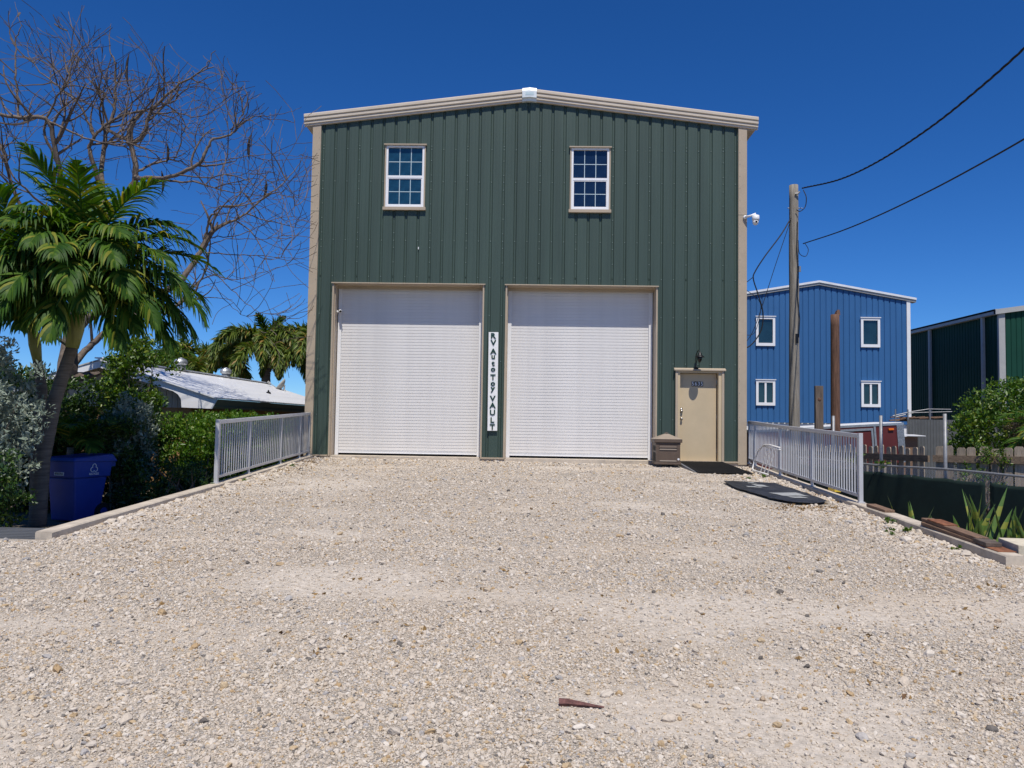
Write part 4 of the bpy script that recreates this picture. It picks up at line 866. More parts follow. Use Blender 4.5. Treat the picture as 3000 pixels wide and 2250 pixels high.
# ------------------------------------------------------------------ wooden picket fence
pf = empty('picket_fence', (7.6, 12.2, -.85), 'weathered grey dog-ear wooden picket fence behind the chain link', 'fence')
def picket_mesh(h):
    pr = [(-.07, 0), (.07, 0), (.07, h-.03), (.045, h), (-.045, h), (-.07, h-.03)]
    return MB().extrude(pr, [lambda u, v, t=t: (t, u, v) for t in (0, .019)]).mesh('picket', FENCEW)
pms = [picket_mesh(1.46), picket_mesh(1.48), picket_mesh(1.44)]
def fence_run(a, b, za, zb, step):
    a, b = Vector(a), Vector(b); d = (b-a).normalized(); L = (b-a).length; n = int(L/step); ang = math.atan2(d.y, d.x)-R(90); o = Vector((7.6, 12.2)); nrm = Vector((-d.y, d.x))
    if nrm.dot(Vector((-1, -1))) < 0: nrm = -nrm
    for i in range(n):
        q = a+d*(i+.5)*step-o; zt = za+(zb-za)*i/n
        inst('picket', pms[i % 3], pf, (q.x, q.y, zt-1.46+.85+random.uniform(-.014, .014)), (random.uniform(-.014, .014), 0, ang+random.uniform(-.05, .05)))
    m = max(1, round(L/2.4))
    for dz in (-.20, -1.05):
        for k in range(m):
            u, v = a.lerp(b, k/m)-o+nrm*.045, a.lerp(b, (k+1)/m)-o+nrm*.045-d*.004
            MB().beam((u.x, u.y, za+(zb-za)*k/m+dz+.83), (v.x, v.y, za+(zb-za)*(k+1)/m+dz+.83), .04, .125).build('fence_rail', RAILW, pf)
fence_run((6.85, 21.3), (7.53, 14.62), .42, .56, .226); fence_run((7.56, 14.58), (10.0, 11.8), .57, .66, .186)

# ------------------------------------------------------------------ maroon trailer
tr = empty('maroon_trailer', (7.0, 24.0, -.80), 'maroon panelled trailer with aluminium edges behind the picket fence', 'trailer'); tr.rotation_euler = (0, R(-3.9), 0)
TL, TH = 4.62, 1.50
MB().box(0, TL, 0, 2.0, .35, TH).build('body', MAROON, tr)
MB().box(-.02, TL+.02, -.02, 2.02, TH, TH+.07).build('roof_edge', SILVER, tr); MB().box(.02, TL-.02, .03, 1.95, TH+.07, TH+.085).build('roof', WHITE, tr)
for x in (0, 1.55, 2.42, 3.72): MB().box(x, x+.06, -.015, 0, .35, TH).build('edge_strip', SILVER, tr)
MB().box(2.62, 2.68, -.05, -.0, .5, TH-.12).build('door_edge', SILVER, tr); MB().box(3.62, 3.68, -.05, -.0, .5, TH-.12).build('door_edge', SILVER, tr); MB().box(2.62, 3.68, -.05, 0, TH-.12, TH-.05).build('door_edge', SILVER, tr)
MB().box(2.69, 3.61, -.035, -.0, .5, TH-.16).build('door_panel', MAROON, tr); MB().box(2.5, 2.61, -.006, 0, .5, TH-.06).build('door_gap', DARK, tr); MB().box(3.685, 3.715, -.006, 0, .5, TH-.06).build('door_gap', DARK, tr)
MB().box(TL-.20, TL+.012, -.02, .0, .35, TH).build('tread_plate_corner', pm('tread_plate', (.42, .44, .46), .35, .45, 60, metal=.6), tr)
MB().box(TL-.46, TL-.30, -.05, 0, TH-.15, TH-.09).build('marker_lamp', AMBER, tr, bevel=.01)
MB().box(1.0, 2.0, -.10, -.021, TH+.0, TH+.05).build('folded_awning', WHITE, tr)
for x in (1.6, 2.4):
    MB().tube([(x, .05, .28), (x, .25, .28)], .30, 22).build('wheel', RUBBER, tr)

# ------------------------------------------------------------------ grey sheet fence, scaffold of pipes, lean-to
gf = empty('sheet_metal_fence', (13.1, 27, -.85), 'dark grey corrugated sheet fence between the blue building and the shrubs', 'fence')
for k in range(6):
    mb = MB(); x0 = k*.75; xs = np.linspace(x0, x0+.75, 31)
    for a, b in zip(xs[:-1], xs[1:]): mb.quad((a, .015*math.sin(a*60), 0), (b, .015*math.sin(b*60), 0), (b, .015*math.sin(b*60), 2.07), (a, .015*math.sin(a*60), 2.07))
    mb.build('sheet', GREYF, gf)
pr2 = empty('pipe_rack', (13.3, 28.5, 1.2), 'bent pale pipes and scrap on a rack above the grey sheet fence', 'pipe rack')
MB().tube([(0, 0, .15), (.6, 0, .30), (1.3, 0, .42), (2.1, 0, .42)], .02, 6).build('pipe', GALV, pr2); MB().tube([(.1, .1, .1), (.8, .1, .28), (2.2, .1, .34)], .02, 6).build('pipe', GALV, pr2)
for x in (.1, .55, 1.35): MB().tube([(x, 0, -.8), (x, 0, .40)], .025, 6).build('upright', GALV, pr2)
random.seed(5)
for k in range(9): MB().beam((random.uniform(0, .5), .1+k*.05, random.uniform(-.05, .12)), (random.uniform(1, 2.1), .1+k*.05, random.uniform(-.02, .16)), .07, .04).build('scrap_board', BOARDW, pr2)
ln = empty('lean_to', (12.8, 26, -.85), 'small lean-to with a pale corrugated roof beside the trailer', 'shed')
MB().hexa([(-.55, -.2, 1.50), (.32, -.2, 1.50), (.32, .6, 1.53), (-.55, .6, 1.53), (-.55, -.2, 1.52), (.32, -.2, 1.52), (.32, .6, 1.55), (-.55, .6, 1.55)]).build('roof', ROOFW, ln); MB().box(-.45, .15, 0, .5, 0, 1.47).build('wall', BOARDW, ln)

# ------------------------------------------------------------------ vegetation
def leaf_cloud(name, centers, per, crad, size, mat, parent, seed, asp=.45, up_bias=.35, jitter=.35, flat=.0):
    """many small folded leaves gathered in clumps around given centres"""
    rng = np.random.default_rng(seed); C = np.repeat(np.asarray(centers, float), per, axis=0); n = len(C)
    d = rng.normal(0, 1, (n, 3)); d /= np.linalg.norm(d, axis=1)[:, None]; r = rng.random(n)**.5
    P = C+d*(r[:, None]*np.asarray(crad)); ax = d*.6+rng.normal(0, .6, (n, 3)); ax[:, 2] += up_bias; ax /= np.linalg.norm(ax, axis=1)[:, None]
    ref = rng.normal(0, 1, (n, 3)); sd_ = np.cross(ax, ref); sd_ /= np.linalg.norm(sd_, axis=1)[:, None]; nr = np.cross(sd_, ax)
    L = size*(1+jitter*rng.normal(0, 1, n)).clip(.45, 1.8); W = L*asp
    base = P-ax*L[:, None]*.5; tip = P+ax*L[:, None]*.5-nr*(L*.12)[:, None]; a = P+sd_*(W*.5)[:, None]+nr*(L*.08)[:, None]; b = P-sd_*(W*.5)[:, None]+nr*(L*.08)[:, None]
    V = np.stack([base, a, tip, b], 1).reshape(-1, 3); idx = np.arange(n)*4; F = np.concatenate([np.stack([idx, idx+1, idx+2], 1), np.stack([idx, idx+2, idx+3], 1)])
    me = np_mesh(name, V, F, mat); o = bpy.data.objects.new(name, me); COL.objects.link(o); o.parent = parent; tag(o, kind='stuff'); return o
def ell_centers(rng, n, c, rad, shell=.55, lump=.0):
    d = rng.normal(0, 1, (n, 3)); d /= np.linalg.norm(d, axis=1)[:, None]; r = shell+(1-shell)*rng.random(n)
    return np.asarray(c)+d*r[:, None]*np.asarray(rad)
def shrub(name, base, c, rad, n, per, crad, size, mat, label, seed, asp=.45, shell=.5, extra=None, up_bias=.35, cat='shrub', group=None):
    rng = np.random.default_rng(seed); t = empty(name, base, label, cat, group); b = np.asarray(base)
    cen = ell_centers(rng, n, np.asarray(c)-b, rad, shell)
    if extra is not None: cen = np.concatenate([cen, np.asarray(extra)-b])
    cen = cen[cen[:, 2] > .02]
    leaf_cloud('foliage', cen, per, crad, size, mat, t, seed+1, asp, up_bias)
    mb = MB()
    for k in range(min(40, len(cen))):
        q = cen[(k*7) % len(cen)]; m = q*np.array([.35, .35, .45])+rng.normal(0, .05, 3); mb.tube([(rng.normal(0, .05), rng.normal(0, .05), -.03), tuple(m), tuple(q)], [.018, .011, .004], 5, cap=False)
    mb.build('stems', BARK, t); return t
def hedge(name, x0, x1, y0, y1, z0, z1, n, per, crad, size, mat, label, seed, wob=.12, asp=.45):
    rng = np.random.default_rng(seed); t = empty(name, ((x0+x1)/2, (y0+y1)/2, z0), label, 'hedge'); ox, oy = (x0+x1)/2, (y0+y1)/2
    P = np.stack([rng.uniform(x0, x1, n), rng.uniform(y0, y1, n), z0+(z1-z0)*rng.random(n)**.8], 1)
    top = np.array([wob*noise.noise((p[0]*1.6, p[1]*1.6, seed)) for p in P]); P[:, 2] += top*(P[:, 2]-z0)/(z1-z0)
    # leaves live mostly in the outer skin
    dist = np.minimum.reduce([P[:, 0]-x0, x1-P[:, 0], P[:, 1]-y0, y1-P[:, 1], z1-P[:, 2]]); P = P[(dist < .30) | (rng.random(n) < .65)]
    leaf_cloud('foliage', P-np.array([ox, oy, z0]), per, crad, size, mat, t, seed+1, asp)
    mb = MB()
    for k in range(24):
        a = rng.uniform(x0+.2, x1-.2)-ox; b = rng.uniform(y0+.2, y1-.2)-oy; mb.tube([(a, b, -.05), (a+rng.normal(0, .08), b+rng.normal(0, .08), (z1-z0)*.5), (a+rng.normal(0, .15), b+rng.normal(0, .15), (z1-z0)*.92)], [.025, .016, .005], 5, cap=False)
    mb.build('stems', BARK, t); return t
G0 = -.83
shrub('silver_buttonwood', (-7.75, 10.7, G0), (-7.85, 10.75, .75), (.85, .75, 1.15), 150, 55, (.17, .17, .15), .075, SILVERL, 'silver-leaved bush at the left edge in front of the palms', 11, .42, .45,
      extra=[(-7.0+.02*k-.25*(k % 3), 10.6, .2+.22*k-.3*(k % 2)) for k in range(7)]+[(-6.82, 10.6, .95), (-6.9, 10.6, .72), (-6.98, 10.6, 1.0), (-7.35, 10.6, 1.85), (-7.45, 10.6, 1.65)], up_bias=.5)
shrub('green_bush', (-7.45, 10.25, -.72), (-7.5, 10.3, -.12), (.72, .5, .62), 90, 70, (.15, .15, .14), .06, DEEPL, 'low deep green bush below the silver bush at the left edge', 21, .5, .5)
shrub('silver_buttonwood', (-7.2, 13.9, G0), (-7.32, 13.9, .28), (.46, .5, 1.10), 110, 60, (.17, .17, .16), .072, SILVERL, 'silver-leaved bush between the bin and the sunny hedge', 31, .42, .45)
shrub('tall_leafy_shrub', (-7.75, 14.9, G0), (-7.95, 14.9, .95), (.75, .6, 1.0), 130, 60, (.18, .18, .17), .075, GREENL, 'tall green shrub rising in front of the tan house gable', 41, .5, .5,
      extra=[tuple(q) for q in ell_centers(np.random.default_rng(4), 45, (-7.95, 14.9, 2.0), (.55, .4, .55), .2)]+[(-7.35, 14.9, 2.25), (-7.1, 14.9, 2.1), (-7.6, 14.9, 2.3), (-6.95, 14.9, 2.2), (-7.0, 14.9, 1.85), (-7.75, 14.9, 2.15), (-7.2, 14.9, 2.45), (-8.0, 14.9, 2.2)])
hedge('sunny_hedge', -7.05, -5.7, 14.3, 18.7, G0, .92, 820, 70, (.16, .16, .15), .066, YELLL, 'bright yellow-green hedge along the left railing', 51)
hedge('dark_hedge', -9.3, -6.9, 13.2, 14.6, G0, .85, 520, 60, (.17, .17, .15), .07, DEEPL, 'dark green hedge behind the blue recycling bin', 61, .2)
hedge('dark_hedge', -12.5, -8.6, 13.4, 15.0, G0, 1.7, 620, 60, (.2, .2, .18), .08, DEEPL, 'tall dark hedge behind the palm trunks at the left edge', 71, .3)
hedge('low_planting', -6.5, -5.35, 12.7, 14.3, G0, .05, 150, 60, (.14, .14, .12), .06, DEEPL, 'low dark planting below the near end of the left railing', 75, .15)
shrub('big_shrub', (11.6, 18.6, -.85), (11.75, 18.6, .75), (1.75, 1.1, 1.45), 300, 60, (.24, .24, .2), .085, GREENL, 'large green shrub below the forest green building', 81, .55, .55, extra=[(10.2+.08*k, 18.2, .9+.3*math.sin(k*1.3)) for k in range(8)])
shrub('brown_vine_shrub', (11.15, 17.5, -.85), (11.2, 17.5, .55), (.55, .45, .85), 90, 70, (.17, .17, .17), .05, VINEL, 'brown twiggy vine mass in front of the large green shrub', 91, .35, .4)
shrub('fence_weed', (8.1, 13.8, -.8), (8.1, 13.9, .15), (.35, .6, .55), 30, 45, (.12, .12, .1), .05, GREENL, 'leafy weed growing behind the picket fence', 95, .4)
def weed(x, y, z, h, n, label, seed, mat=GREENL, ls=.07):
    rng = np.random.default_rng(seed); t = empty('weed', (x, y, z), label, 'weed')
    cen = [(rng.normal(0, h*.35), rng.normal(0, h*.35), h*rng.uniform(.2, 1)) for k in range(n)]
    mb = MB(); [mb.tube([(0, 0, -.01), (c[0]*.5, c[1]*.5, c[2]*.6), c], [.004, .003, .0015], 4, cap=False) for c in cen]; mb.build('stems', CSHAFT, t)
    leaf_cloud('leaves', cen, 9, (h*.2, h*.2, h*.14), ls, mat, t, seed, .35)
for k, (x, y, h, n, lab) in enumerate([(4.42, 9.55, .12, 5, 'small dark weed alone in the gravel near the right kerb'), (4.80, 10.4, .10, 9, 'sprawling yellow weed at the right kerb before the boards'), (4.70, 9.75, .08, 9, 'low yellowish weed by the long boards'), (4.72, 8.65, .06, 8, 'flat weed by the right kerb end'),
        (4.95, 16.4, .07, 12, 'low green weed in the gravel before the leaning chair frame'), (4.5, 15.9, .05, 10, 'tiny weed between the mat and the black tarp'), (-5.1, 16.5, .06, 10, 'low weed along the left kerb near the building'), (-5.05, 13.6, .05, 8, 'low weed along the left kerb beside the railing')]):
    weed(x, y, gz(x, y), h, n, lab, 200+k, YELLL if k else GREENL, .04)
weed(6.50, 15.45, .18, .22, 14, 'green vine growing over the chain link top rail', 230, YELLL, .07); weed(6.70, 14.85, .12, .14, 8, 'small vine on the chain link near the tall post', 231, YELLL, .06)
# snake plants
def blade(mb, base, az, lean, L, W, rng):
    d = Vector((math.cos(az)*math.sin(lean), math.sin(az)*math.sin(lean), math.cos(lean))); sd_ = Vector((-math.sin(az+.9), math.cos(az+.9), 0)); p = Vector(base); n = 7; last = None
    tw = rng.uniform(-.5, .5)
    for k in range(n+1):
        t = k/n; w_ = W*(.55+.45*math.sin(min(1, t*1.5)*math.pi/2))*(1-max(0, (t-.55)/.45)**1.6); s2 = (sd_*math.cos(tw*t)+d.cross(sd_)*math.sin(tw*t))
        mid = p+d*L*t+Vector((math.cos(az), math.sin(az), 0))*(lean*.25*L*t*t); nrm = d.cross(s2)*w_*.25
        cur = (mid-s2*w_/2, mid-nrm, mid+s2*w_/2)
        if last:
            i = len(mb.v); mb.v += [tuple(q) for q in last+cur]; mb.f += [(i, i+1, i+4, i+3), (i+1, i+2, i+5, i+4)]
        last = cur
def snake(x, y, z, n, L, label, seed):
    rng = random.Random(seed); t = empty('snake_plant', (x, y, z), label, 'plant')
    for k in range(n):
        mb = MB(); blade(mb, (rng.uniform(-.16, .16), rng.uniform(-.12, .12), 0), rng.uniform(0, 6.28), rng.uniform(.05, .42), L*rng.uniform(.55, 1.2), rng.uniform(.045, .072), rng); mb.build('leaf', SNAKE, t, True)
snake(5.50, 9.55, -.62, 15, .74, 'snake plant clump with tall yellow-edged leaves behind the long boards', 1); snake(5.80, 9.3, -.62, 15, .60, 'snake plant clump with yellowing leaves at the right picture edge', 2)
snake(5.52, 11.4, -.65, 3, .62, 'few snake plant leaves against the green cloth near the railing', 3); snake(5.42, 10.6, -.65, 4, .52, 'few snake plant leaves against the cloth behind the board stack', 4); snake(5.66, 9.9, -.65, 5, .6, 'small snake plant between the two larger clumps', 5)
# dry leaves blown over the gravel
rng = np.random.default_rng(77); cen = []
for k in range(420):
    y = rng.uniform(4, 18.6); lim = min(.62*y, 4.9); x = rng.uniform(-lim, lim)
    if k % 2: x = 0; y = rng.uniform(8.5, 18.8); x = gxl(y)+.03+abs(rng.normal(0, .5)) if rng.random() < .6 else gxr(y)-.03-abs(rng.normal(0, .4))
    cen.append((x, y, gz(x, y)+.012))
for k in range(150):
    x, y = rng.normal(4.25, .38), rng.normal(11.75, .25)
    if x < 4.75: cen.append((x, y, gz(x, y)+.012))
    y = rng.uniform(15, 18.7); x = gxl(y)+.03+abs(rng.normal(0, .25)); cen.append((x, y, gz(x, y)+.014))
lt = leaf_cloud('fallen_leaves', cen, 3, (.05, .05, .006), .035, DRYL, None, 5, .5, 0); tag(lt, 'scattered dry brown leaves on the gravel')

# ---- palms
def frond_mesh(L, e0, droop, nl, ll, lw, mat, seed, plum=False, side=0.0, curl=.5, ex=1.35):
    """arching rachis with leaflets; grows along +X, bends down in -Z, drifts sideways by 'side'"""
    rng = np.random.default_rng(seed); n = 22; p = np.zeros(3); pts = [p.copy()]; tan = []
    for k in range(n):
        t = k/n; a = e0-droop*t**ex; b = side*t; d = np.array([math.cos(a)*math.cos(b), math.cos(a)*math.sin(b), math.sin(a)]); p = p+d*L/n; pts.append(p.copy()); tan.append(d)
    tan.append(tan[-1]); pts = np.array(pts); tan = np.array(tan)
    mb = MB(); mb.tube([tuple(q) for q in pts], [.022*(1-.85*k/n)+.003 for k in range(n+1)], 5, cap=False); V = list(mb.v); F = list(mb.f)
    for i in range(nl):
        t = .13+.87*(i+.5)/nl; k = min(n-1, int(t*n)); fr = t*n-k; base = pts[k]*(1-fr)+pts[k+1]*fr; T = tan[k]
        S = np.cross(T, [0, 0, 1.0]); S /= np.linalg.norm(S)+1e-6; U = np.cross(S, T)
        sides = (-1, 1) if not plum else (-1, 1, -1, 1)
        for q, s in enumerate(sides):
            phi = (1.25-.75*t)*(1+rng.normal(0, .08)); el = .35+rng.normal(0, .12)
            if plum: el = rng.uniform(-1.2, 1.3)
            d = T*math.cos(phi)+math.sin(phi)*(S*s*math.cos(el)+U*math.sin(el)); d /= np.linalg.norm(d)
            le = ll*(math.sin(math.pi*min(1, .18+.86*t))**.6)*(1+rng.normal(0, .08)); wv = T-d*np.dot(T, d); wv /= np.linalg.norm(wv)+1e-6
            if plum: wv = np.cross(d, rng.normal(0, 1, 3)); wv /= np.linalg.norm(wv)
            pp_ = base.copy(); m = 5; cu = curl*(1+rng.normal(0, .3)); prev = None
            for j in range(m+1):
                u = j/m; w_ = lw*(.5, .95, 1.0, .8, .5, .05)[j]
                cur = (pp_-wv*w_/2, pp_+wv*w_/2)
                if prev is not None:
                    i0 = len(V); V += [tuple(prev[0]), tuple(prev[1]), tuple(cur[1]), tuple(cur[0])] if j == 1 else [tuple(cur[1]), tuple(cur[0])]
                    if j == 1: F.append((i0, i0+1, i0+2, i0+3)); li = (i0+3, i0+2)
                    else: F.append((li[0], li[1], i0, i0+1)); li = (i0+1, i0)
                prev = cur; d = d+np.array([0, 0, -1.0])*cu*(.15+1.25*u*(1 if not plum else .6)); d /= np.linalg.norm(d); pp_ = pp_+d*le/m
    me = bpy.data.meshes.new('frond'); me.from_pydata([tuple(map(float, v)) for v in V], [], F); me.materials.append(mat); return me
def palm(name, label, trunk_pts, trunk_r, crown, fronds, mat, shaft=None, group=None, smooth=True):
    b = trunk_pts[0]; t = empty(name, b, label, 'palm', group); B = Vector(b)
    k = len(trunk_pts); pts = [Vector(p)-B for p in trunk_pts]; dense, rr = [], []
    for i in range(k-1):
        for j in range(10):
            u = j/10; dense.append(pts[i].lerp(pts[i+1], u)); rr.append((trunk_r[i]*(1-u)+trunk_r[i+1]*u)*(1+(.035 if j % 2 else -.01)))
    dense.append(pts[-1]); rr.append(trunk_r[-1]); MB().tube(dense, rr, 14).build('trunk', PALMTR, t, True)
    if shaft: MB().tube([pts[-1], pts[-1].lerp(Vector(crown)-B, .3), Vector(crown)-B-Vector((0, 0, .05))], shaft, 14).build('crownshaft', CSHAFT, t, True)
    for az, me in fronds: 
        o = inst('frond', me, t, Vector(crown)-B, (0, 0, az))
    return t
def crown(spec, seed, L0=1.02, ll=.66, lw=.046):
    return [(R(az), frond_mesh(L*L0, e0, dr, 50, ll, lw, PALM, seed+k, side=sd_, curl=cu)) for k, (az, e0, dr, L, sd_, cu) in enumerate(spec)]
# azimuth, start elevation, total droop, length, sideways drift, leaflet curl; the outer fronds are combed by the wind
fl = crown([(-5, .95, 1.75, 2.25, .25, .5), (-28, .70, 1.7, 2.2, .2, .5), (-52, .95, 1.8, 2.1, .3, .45), (-78, .65, 1.6, 2.0, .25, .5), (-100, 1.0, 1.8, 2.0, .2, .5), (18, .75, 1.6, 2.3, -.1, .5), 
    (110, .95, 1.7, 2.1, 0, .5), (145, 1.2, 1.6, 2.2, .2, .4), (175, .85, 1.7, 2.1, 0, .5), (205, 1.1, 1.7, 2.1, 0, .45), (235, .75, 1.7, 2.1, -.2, .5), (265, 1.15, 1.8, 2.0, 0, .45),
    (-15, .25, 1.5, 2.0, .1, .5), (-60, .15, 1.35, 1.8, .1, .5), (190, .25, 1.4, 1.9, 0, .5), (-85, -.1, 1.2, 1.6, .1, .45), (230, .1, 1.3, 1.8, 0, .5),
    (100, 1.40, .85, 2.3, .3, .3), (170, 1.38, 1.0, 2.3, .2, .3), (-20, 1.30, 1.25, 2.3, .2, .35), (-70, 1.35, 1.2, 2.2, .1, .35), (240, 1.42, .9, 2.3, 0, .3),
    (-8, .05, 1.35, 2.1, .05, .55), (12, .45, 1.7, 2.2, -.05, .55), (-35, -.05, 1.2, 1.9, .1, .55), (-45, .4, 1.6, 2.1, .15, .55), (0, 1.2, 2.1, 2.3, .1, .5), (-95, .3, 1.5, 1.9, .1, .55), (-120, .6, 1.7, 2.0, 0, .55), (-110, -.15, 1.1, 1.7, 0, .55), (215, .55, 1.7, 2.1, 0, .55),
    (-2, .35, 1.75, 2.4, 0, .7), (-18, .55, 1.95, 2.4, .1, .7), (5, .1, 1.5, 2.2, -.1, .7), (-28, .2, 1.6, 2.2, 0, .7), (-50, .75, 1.95, 2.2, .1, .7), (-68, .45, 1.75, 2.1, .1, .7), (200, .6, 1.8, 2.3, 0, .7), (225, .3, 1.6, 2.2, 0, .7), (250, .5, 1.7, 2.1, 0, .7), (-88, .85, 1.9, 2.0, .2, .7), (-100, .1, 1.4, 2.0, .1, .7), (-75, -.15, 1.25, 1.9, 0, .7), (-125, .25, 1.5, 2.1, 0, .7), (-40, -.2, 1.2, 1.9, 0, .7), (-12, -.1, 1.3, 2.1, 0, .7), (215, -.15, 1.2, 1.9, 0, .7)], 300)
palm('manila_palm', 'green feather palm with curved grey trunk behind the recycling bin', [(-7.56, 11.75, G0), (-7.53, 11.75, .2), (-7.40, 11.78, 1.1), (-7.17, 11.8, 1.95)], [.125, .112, .10, .085], (-7.03, 11.8, 2.95), fl, PALM, [.095, .125, .06])
fl2 = crown([(100, 1.3, 1.3, 2.2, 0, .4), (160, .9, 1.7, 2.2, 0, .5), (185, 1.2, 1.6, 2.1, .1, .4), (215, .8, 1.7, 2.1, 0, .5), (250, .95, 1.7, 2.0, 0, .5), (285, .8, 1.7, 2.0, .2, .5), (320, 1.0, 1.7, 2.0, .1, .5), (10, 1.25, 1.6, 2.1, 0, .4), (60, 1.0, 1.7, 2.1, 0, .5), (230, .3, 1.4, 1.9, 0, .5), (300, .2, 1.4, 1.8, 0, .5), (345, .5, 1.5, 1.8, 0, .5), (200, 1.42, .9, 2.3, 0, .3), (270, 1.35, 1.0, 2.3, 0, .3), (265, .0, 1.2, 1.7, 0, .5), (205, -.1, 1.2, 1.7, 0, .5)], 340)
palm('manila_palm', 'second feather palm with a thin trunk at the left edge', [(-7.74, 12.0, G0), (-7.78, 12.0, .3), (-7.76, 12.02, 1.3), (-7.84, 12.0, 1.75)], [.10, .085, .08, .065], (-7.95, 11.9, 2.62), fl2, PALM, [.065, .09, .05])
fl3 = [(R(az), frond_mesh(1.1, e0, 1.3, 26, .42, .036, PALM, 380+k, curl=.25)) for k, (az, e0) in enumerate([(-20, .9), (20, .7), (-60, .8), (-95, 1.0), (200, .9), (150, .8), (-40, .4)])]
palm('young_palm', 'young low feather palm sprouting between the trunks and the dark hedge', [(-7.85, 13.0, G0), (-7.85, 13.0, .35)], [.07, .05], (-7.85, 13.0, .40), fl3, PALM)
fl4 = [(R(az), frond_mesh(1.5, e0, 1.6, 30, .45, .036, PALM, 390+k, curl=.3)) for k, (az, e0) in enumerate([(180, .9), (210, .6), (150, .7), (240, .8), (120, .9), (190, .3), (90, 1), (30, 1), (300, .9)])]
palm('young_palm', 'feather palm fronds at the right edge beside the large shrub', [(11.05, 16.3, -.85), (11.05, 16.3, .6)], [.08, .06], (11.05, 16.3, .75), fl4, PALM)
# foxtail palms far behind the house
foxm = [frond_mesh(4.2*k_, e0, dr, 120, .72, .085, FOX, 400+k, plum=True, curl=.4, ex=.75) for k, (e0, dr, k_) in enumerate([(1.1, 2.75, 1), (.8, 2.45, .95), (1.35, 3.0, 1.05), (.5, 2.1, .85)])]
spear = frond_mesh(2.1, 1.5, 1.0, 70, .55, .07, PALM, 410, plum=True, curl=.25)
def foxtail(x, y, zc, label, azs, sp=True):
    palm('foxtail_palm', label, [(x, y, G0), (x, y, zc*.5), (x, y, zc-.9)], [.25, .24, .19], (x, y, zc), [(R(a), foxm[i % 4]) for i, a in enumerate(azs)]+([(R(250), spear), (R(20), spear)] if sp else []), FOX, [.19, .2, .1], 'foxtail palms beyond the white roof')
foxtail(-13.2, 38, 4.3, 'tallest foxtail palm with an upright tuft beyond the white roof', [170, 200, 225, 250, 285, 300, 320, 345, 150, 110, 60, 15])
foxtail(-17.2, 39, 3.6, 'foxtail palm beyond the roof nearest the bare tree', [0, 35, 75, 130, 180, 220, 260, 300, 330], False)
foxtail(-10.7, 38, 4.4, 'foxtail palm beyond the roof half hidden by the green building', [160, 185, 215, 240, 270, 300, 130, 60], False)
palm('far_palm', 'feather palm crown low behind the first roof vent', [(-17.6, 36, G0), (-17.6, 36, 2.6)], [.16, .12], (-17.6, 36, 3.3), [(R(a), frond_mesh(2.2, e, 1.9, 34, .7, .06, PALM, 420+i, curl=.35)) for i, (a, e) in enumerate([(0, .9), (40, .7), (90, 1), (140, .8), (190, .9), (230, .6), (280, .9), (320, .5), (350, .3)])], PALM, [.12, .13, .07])

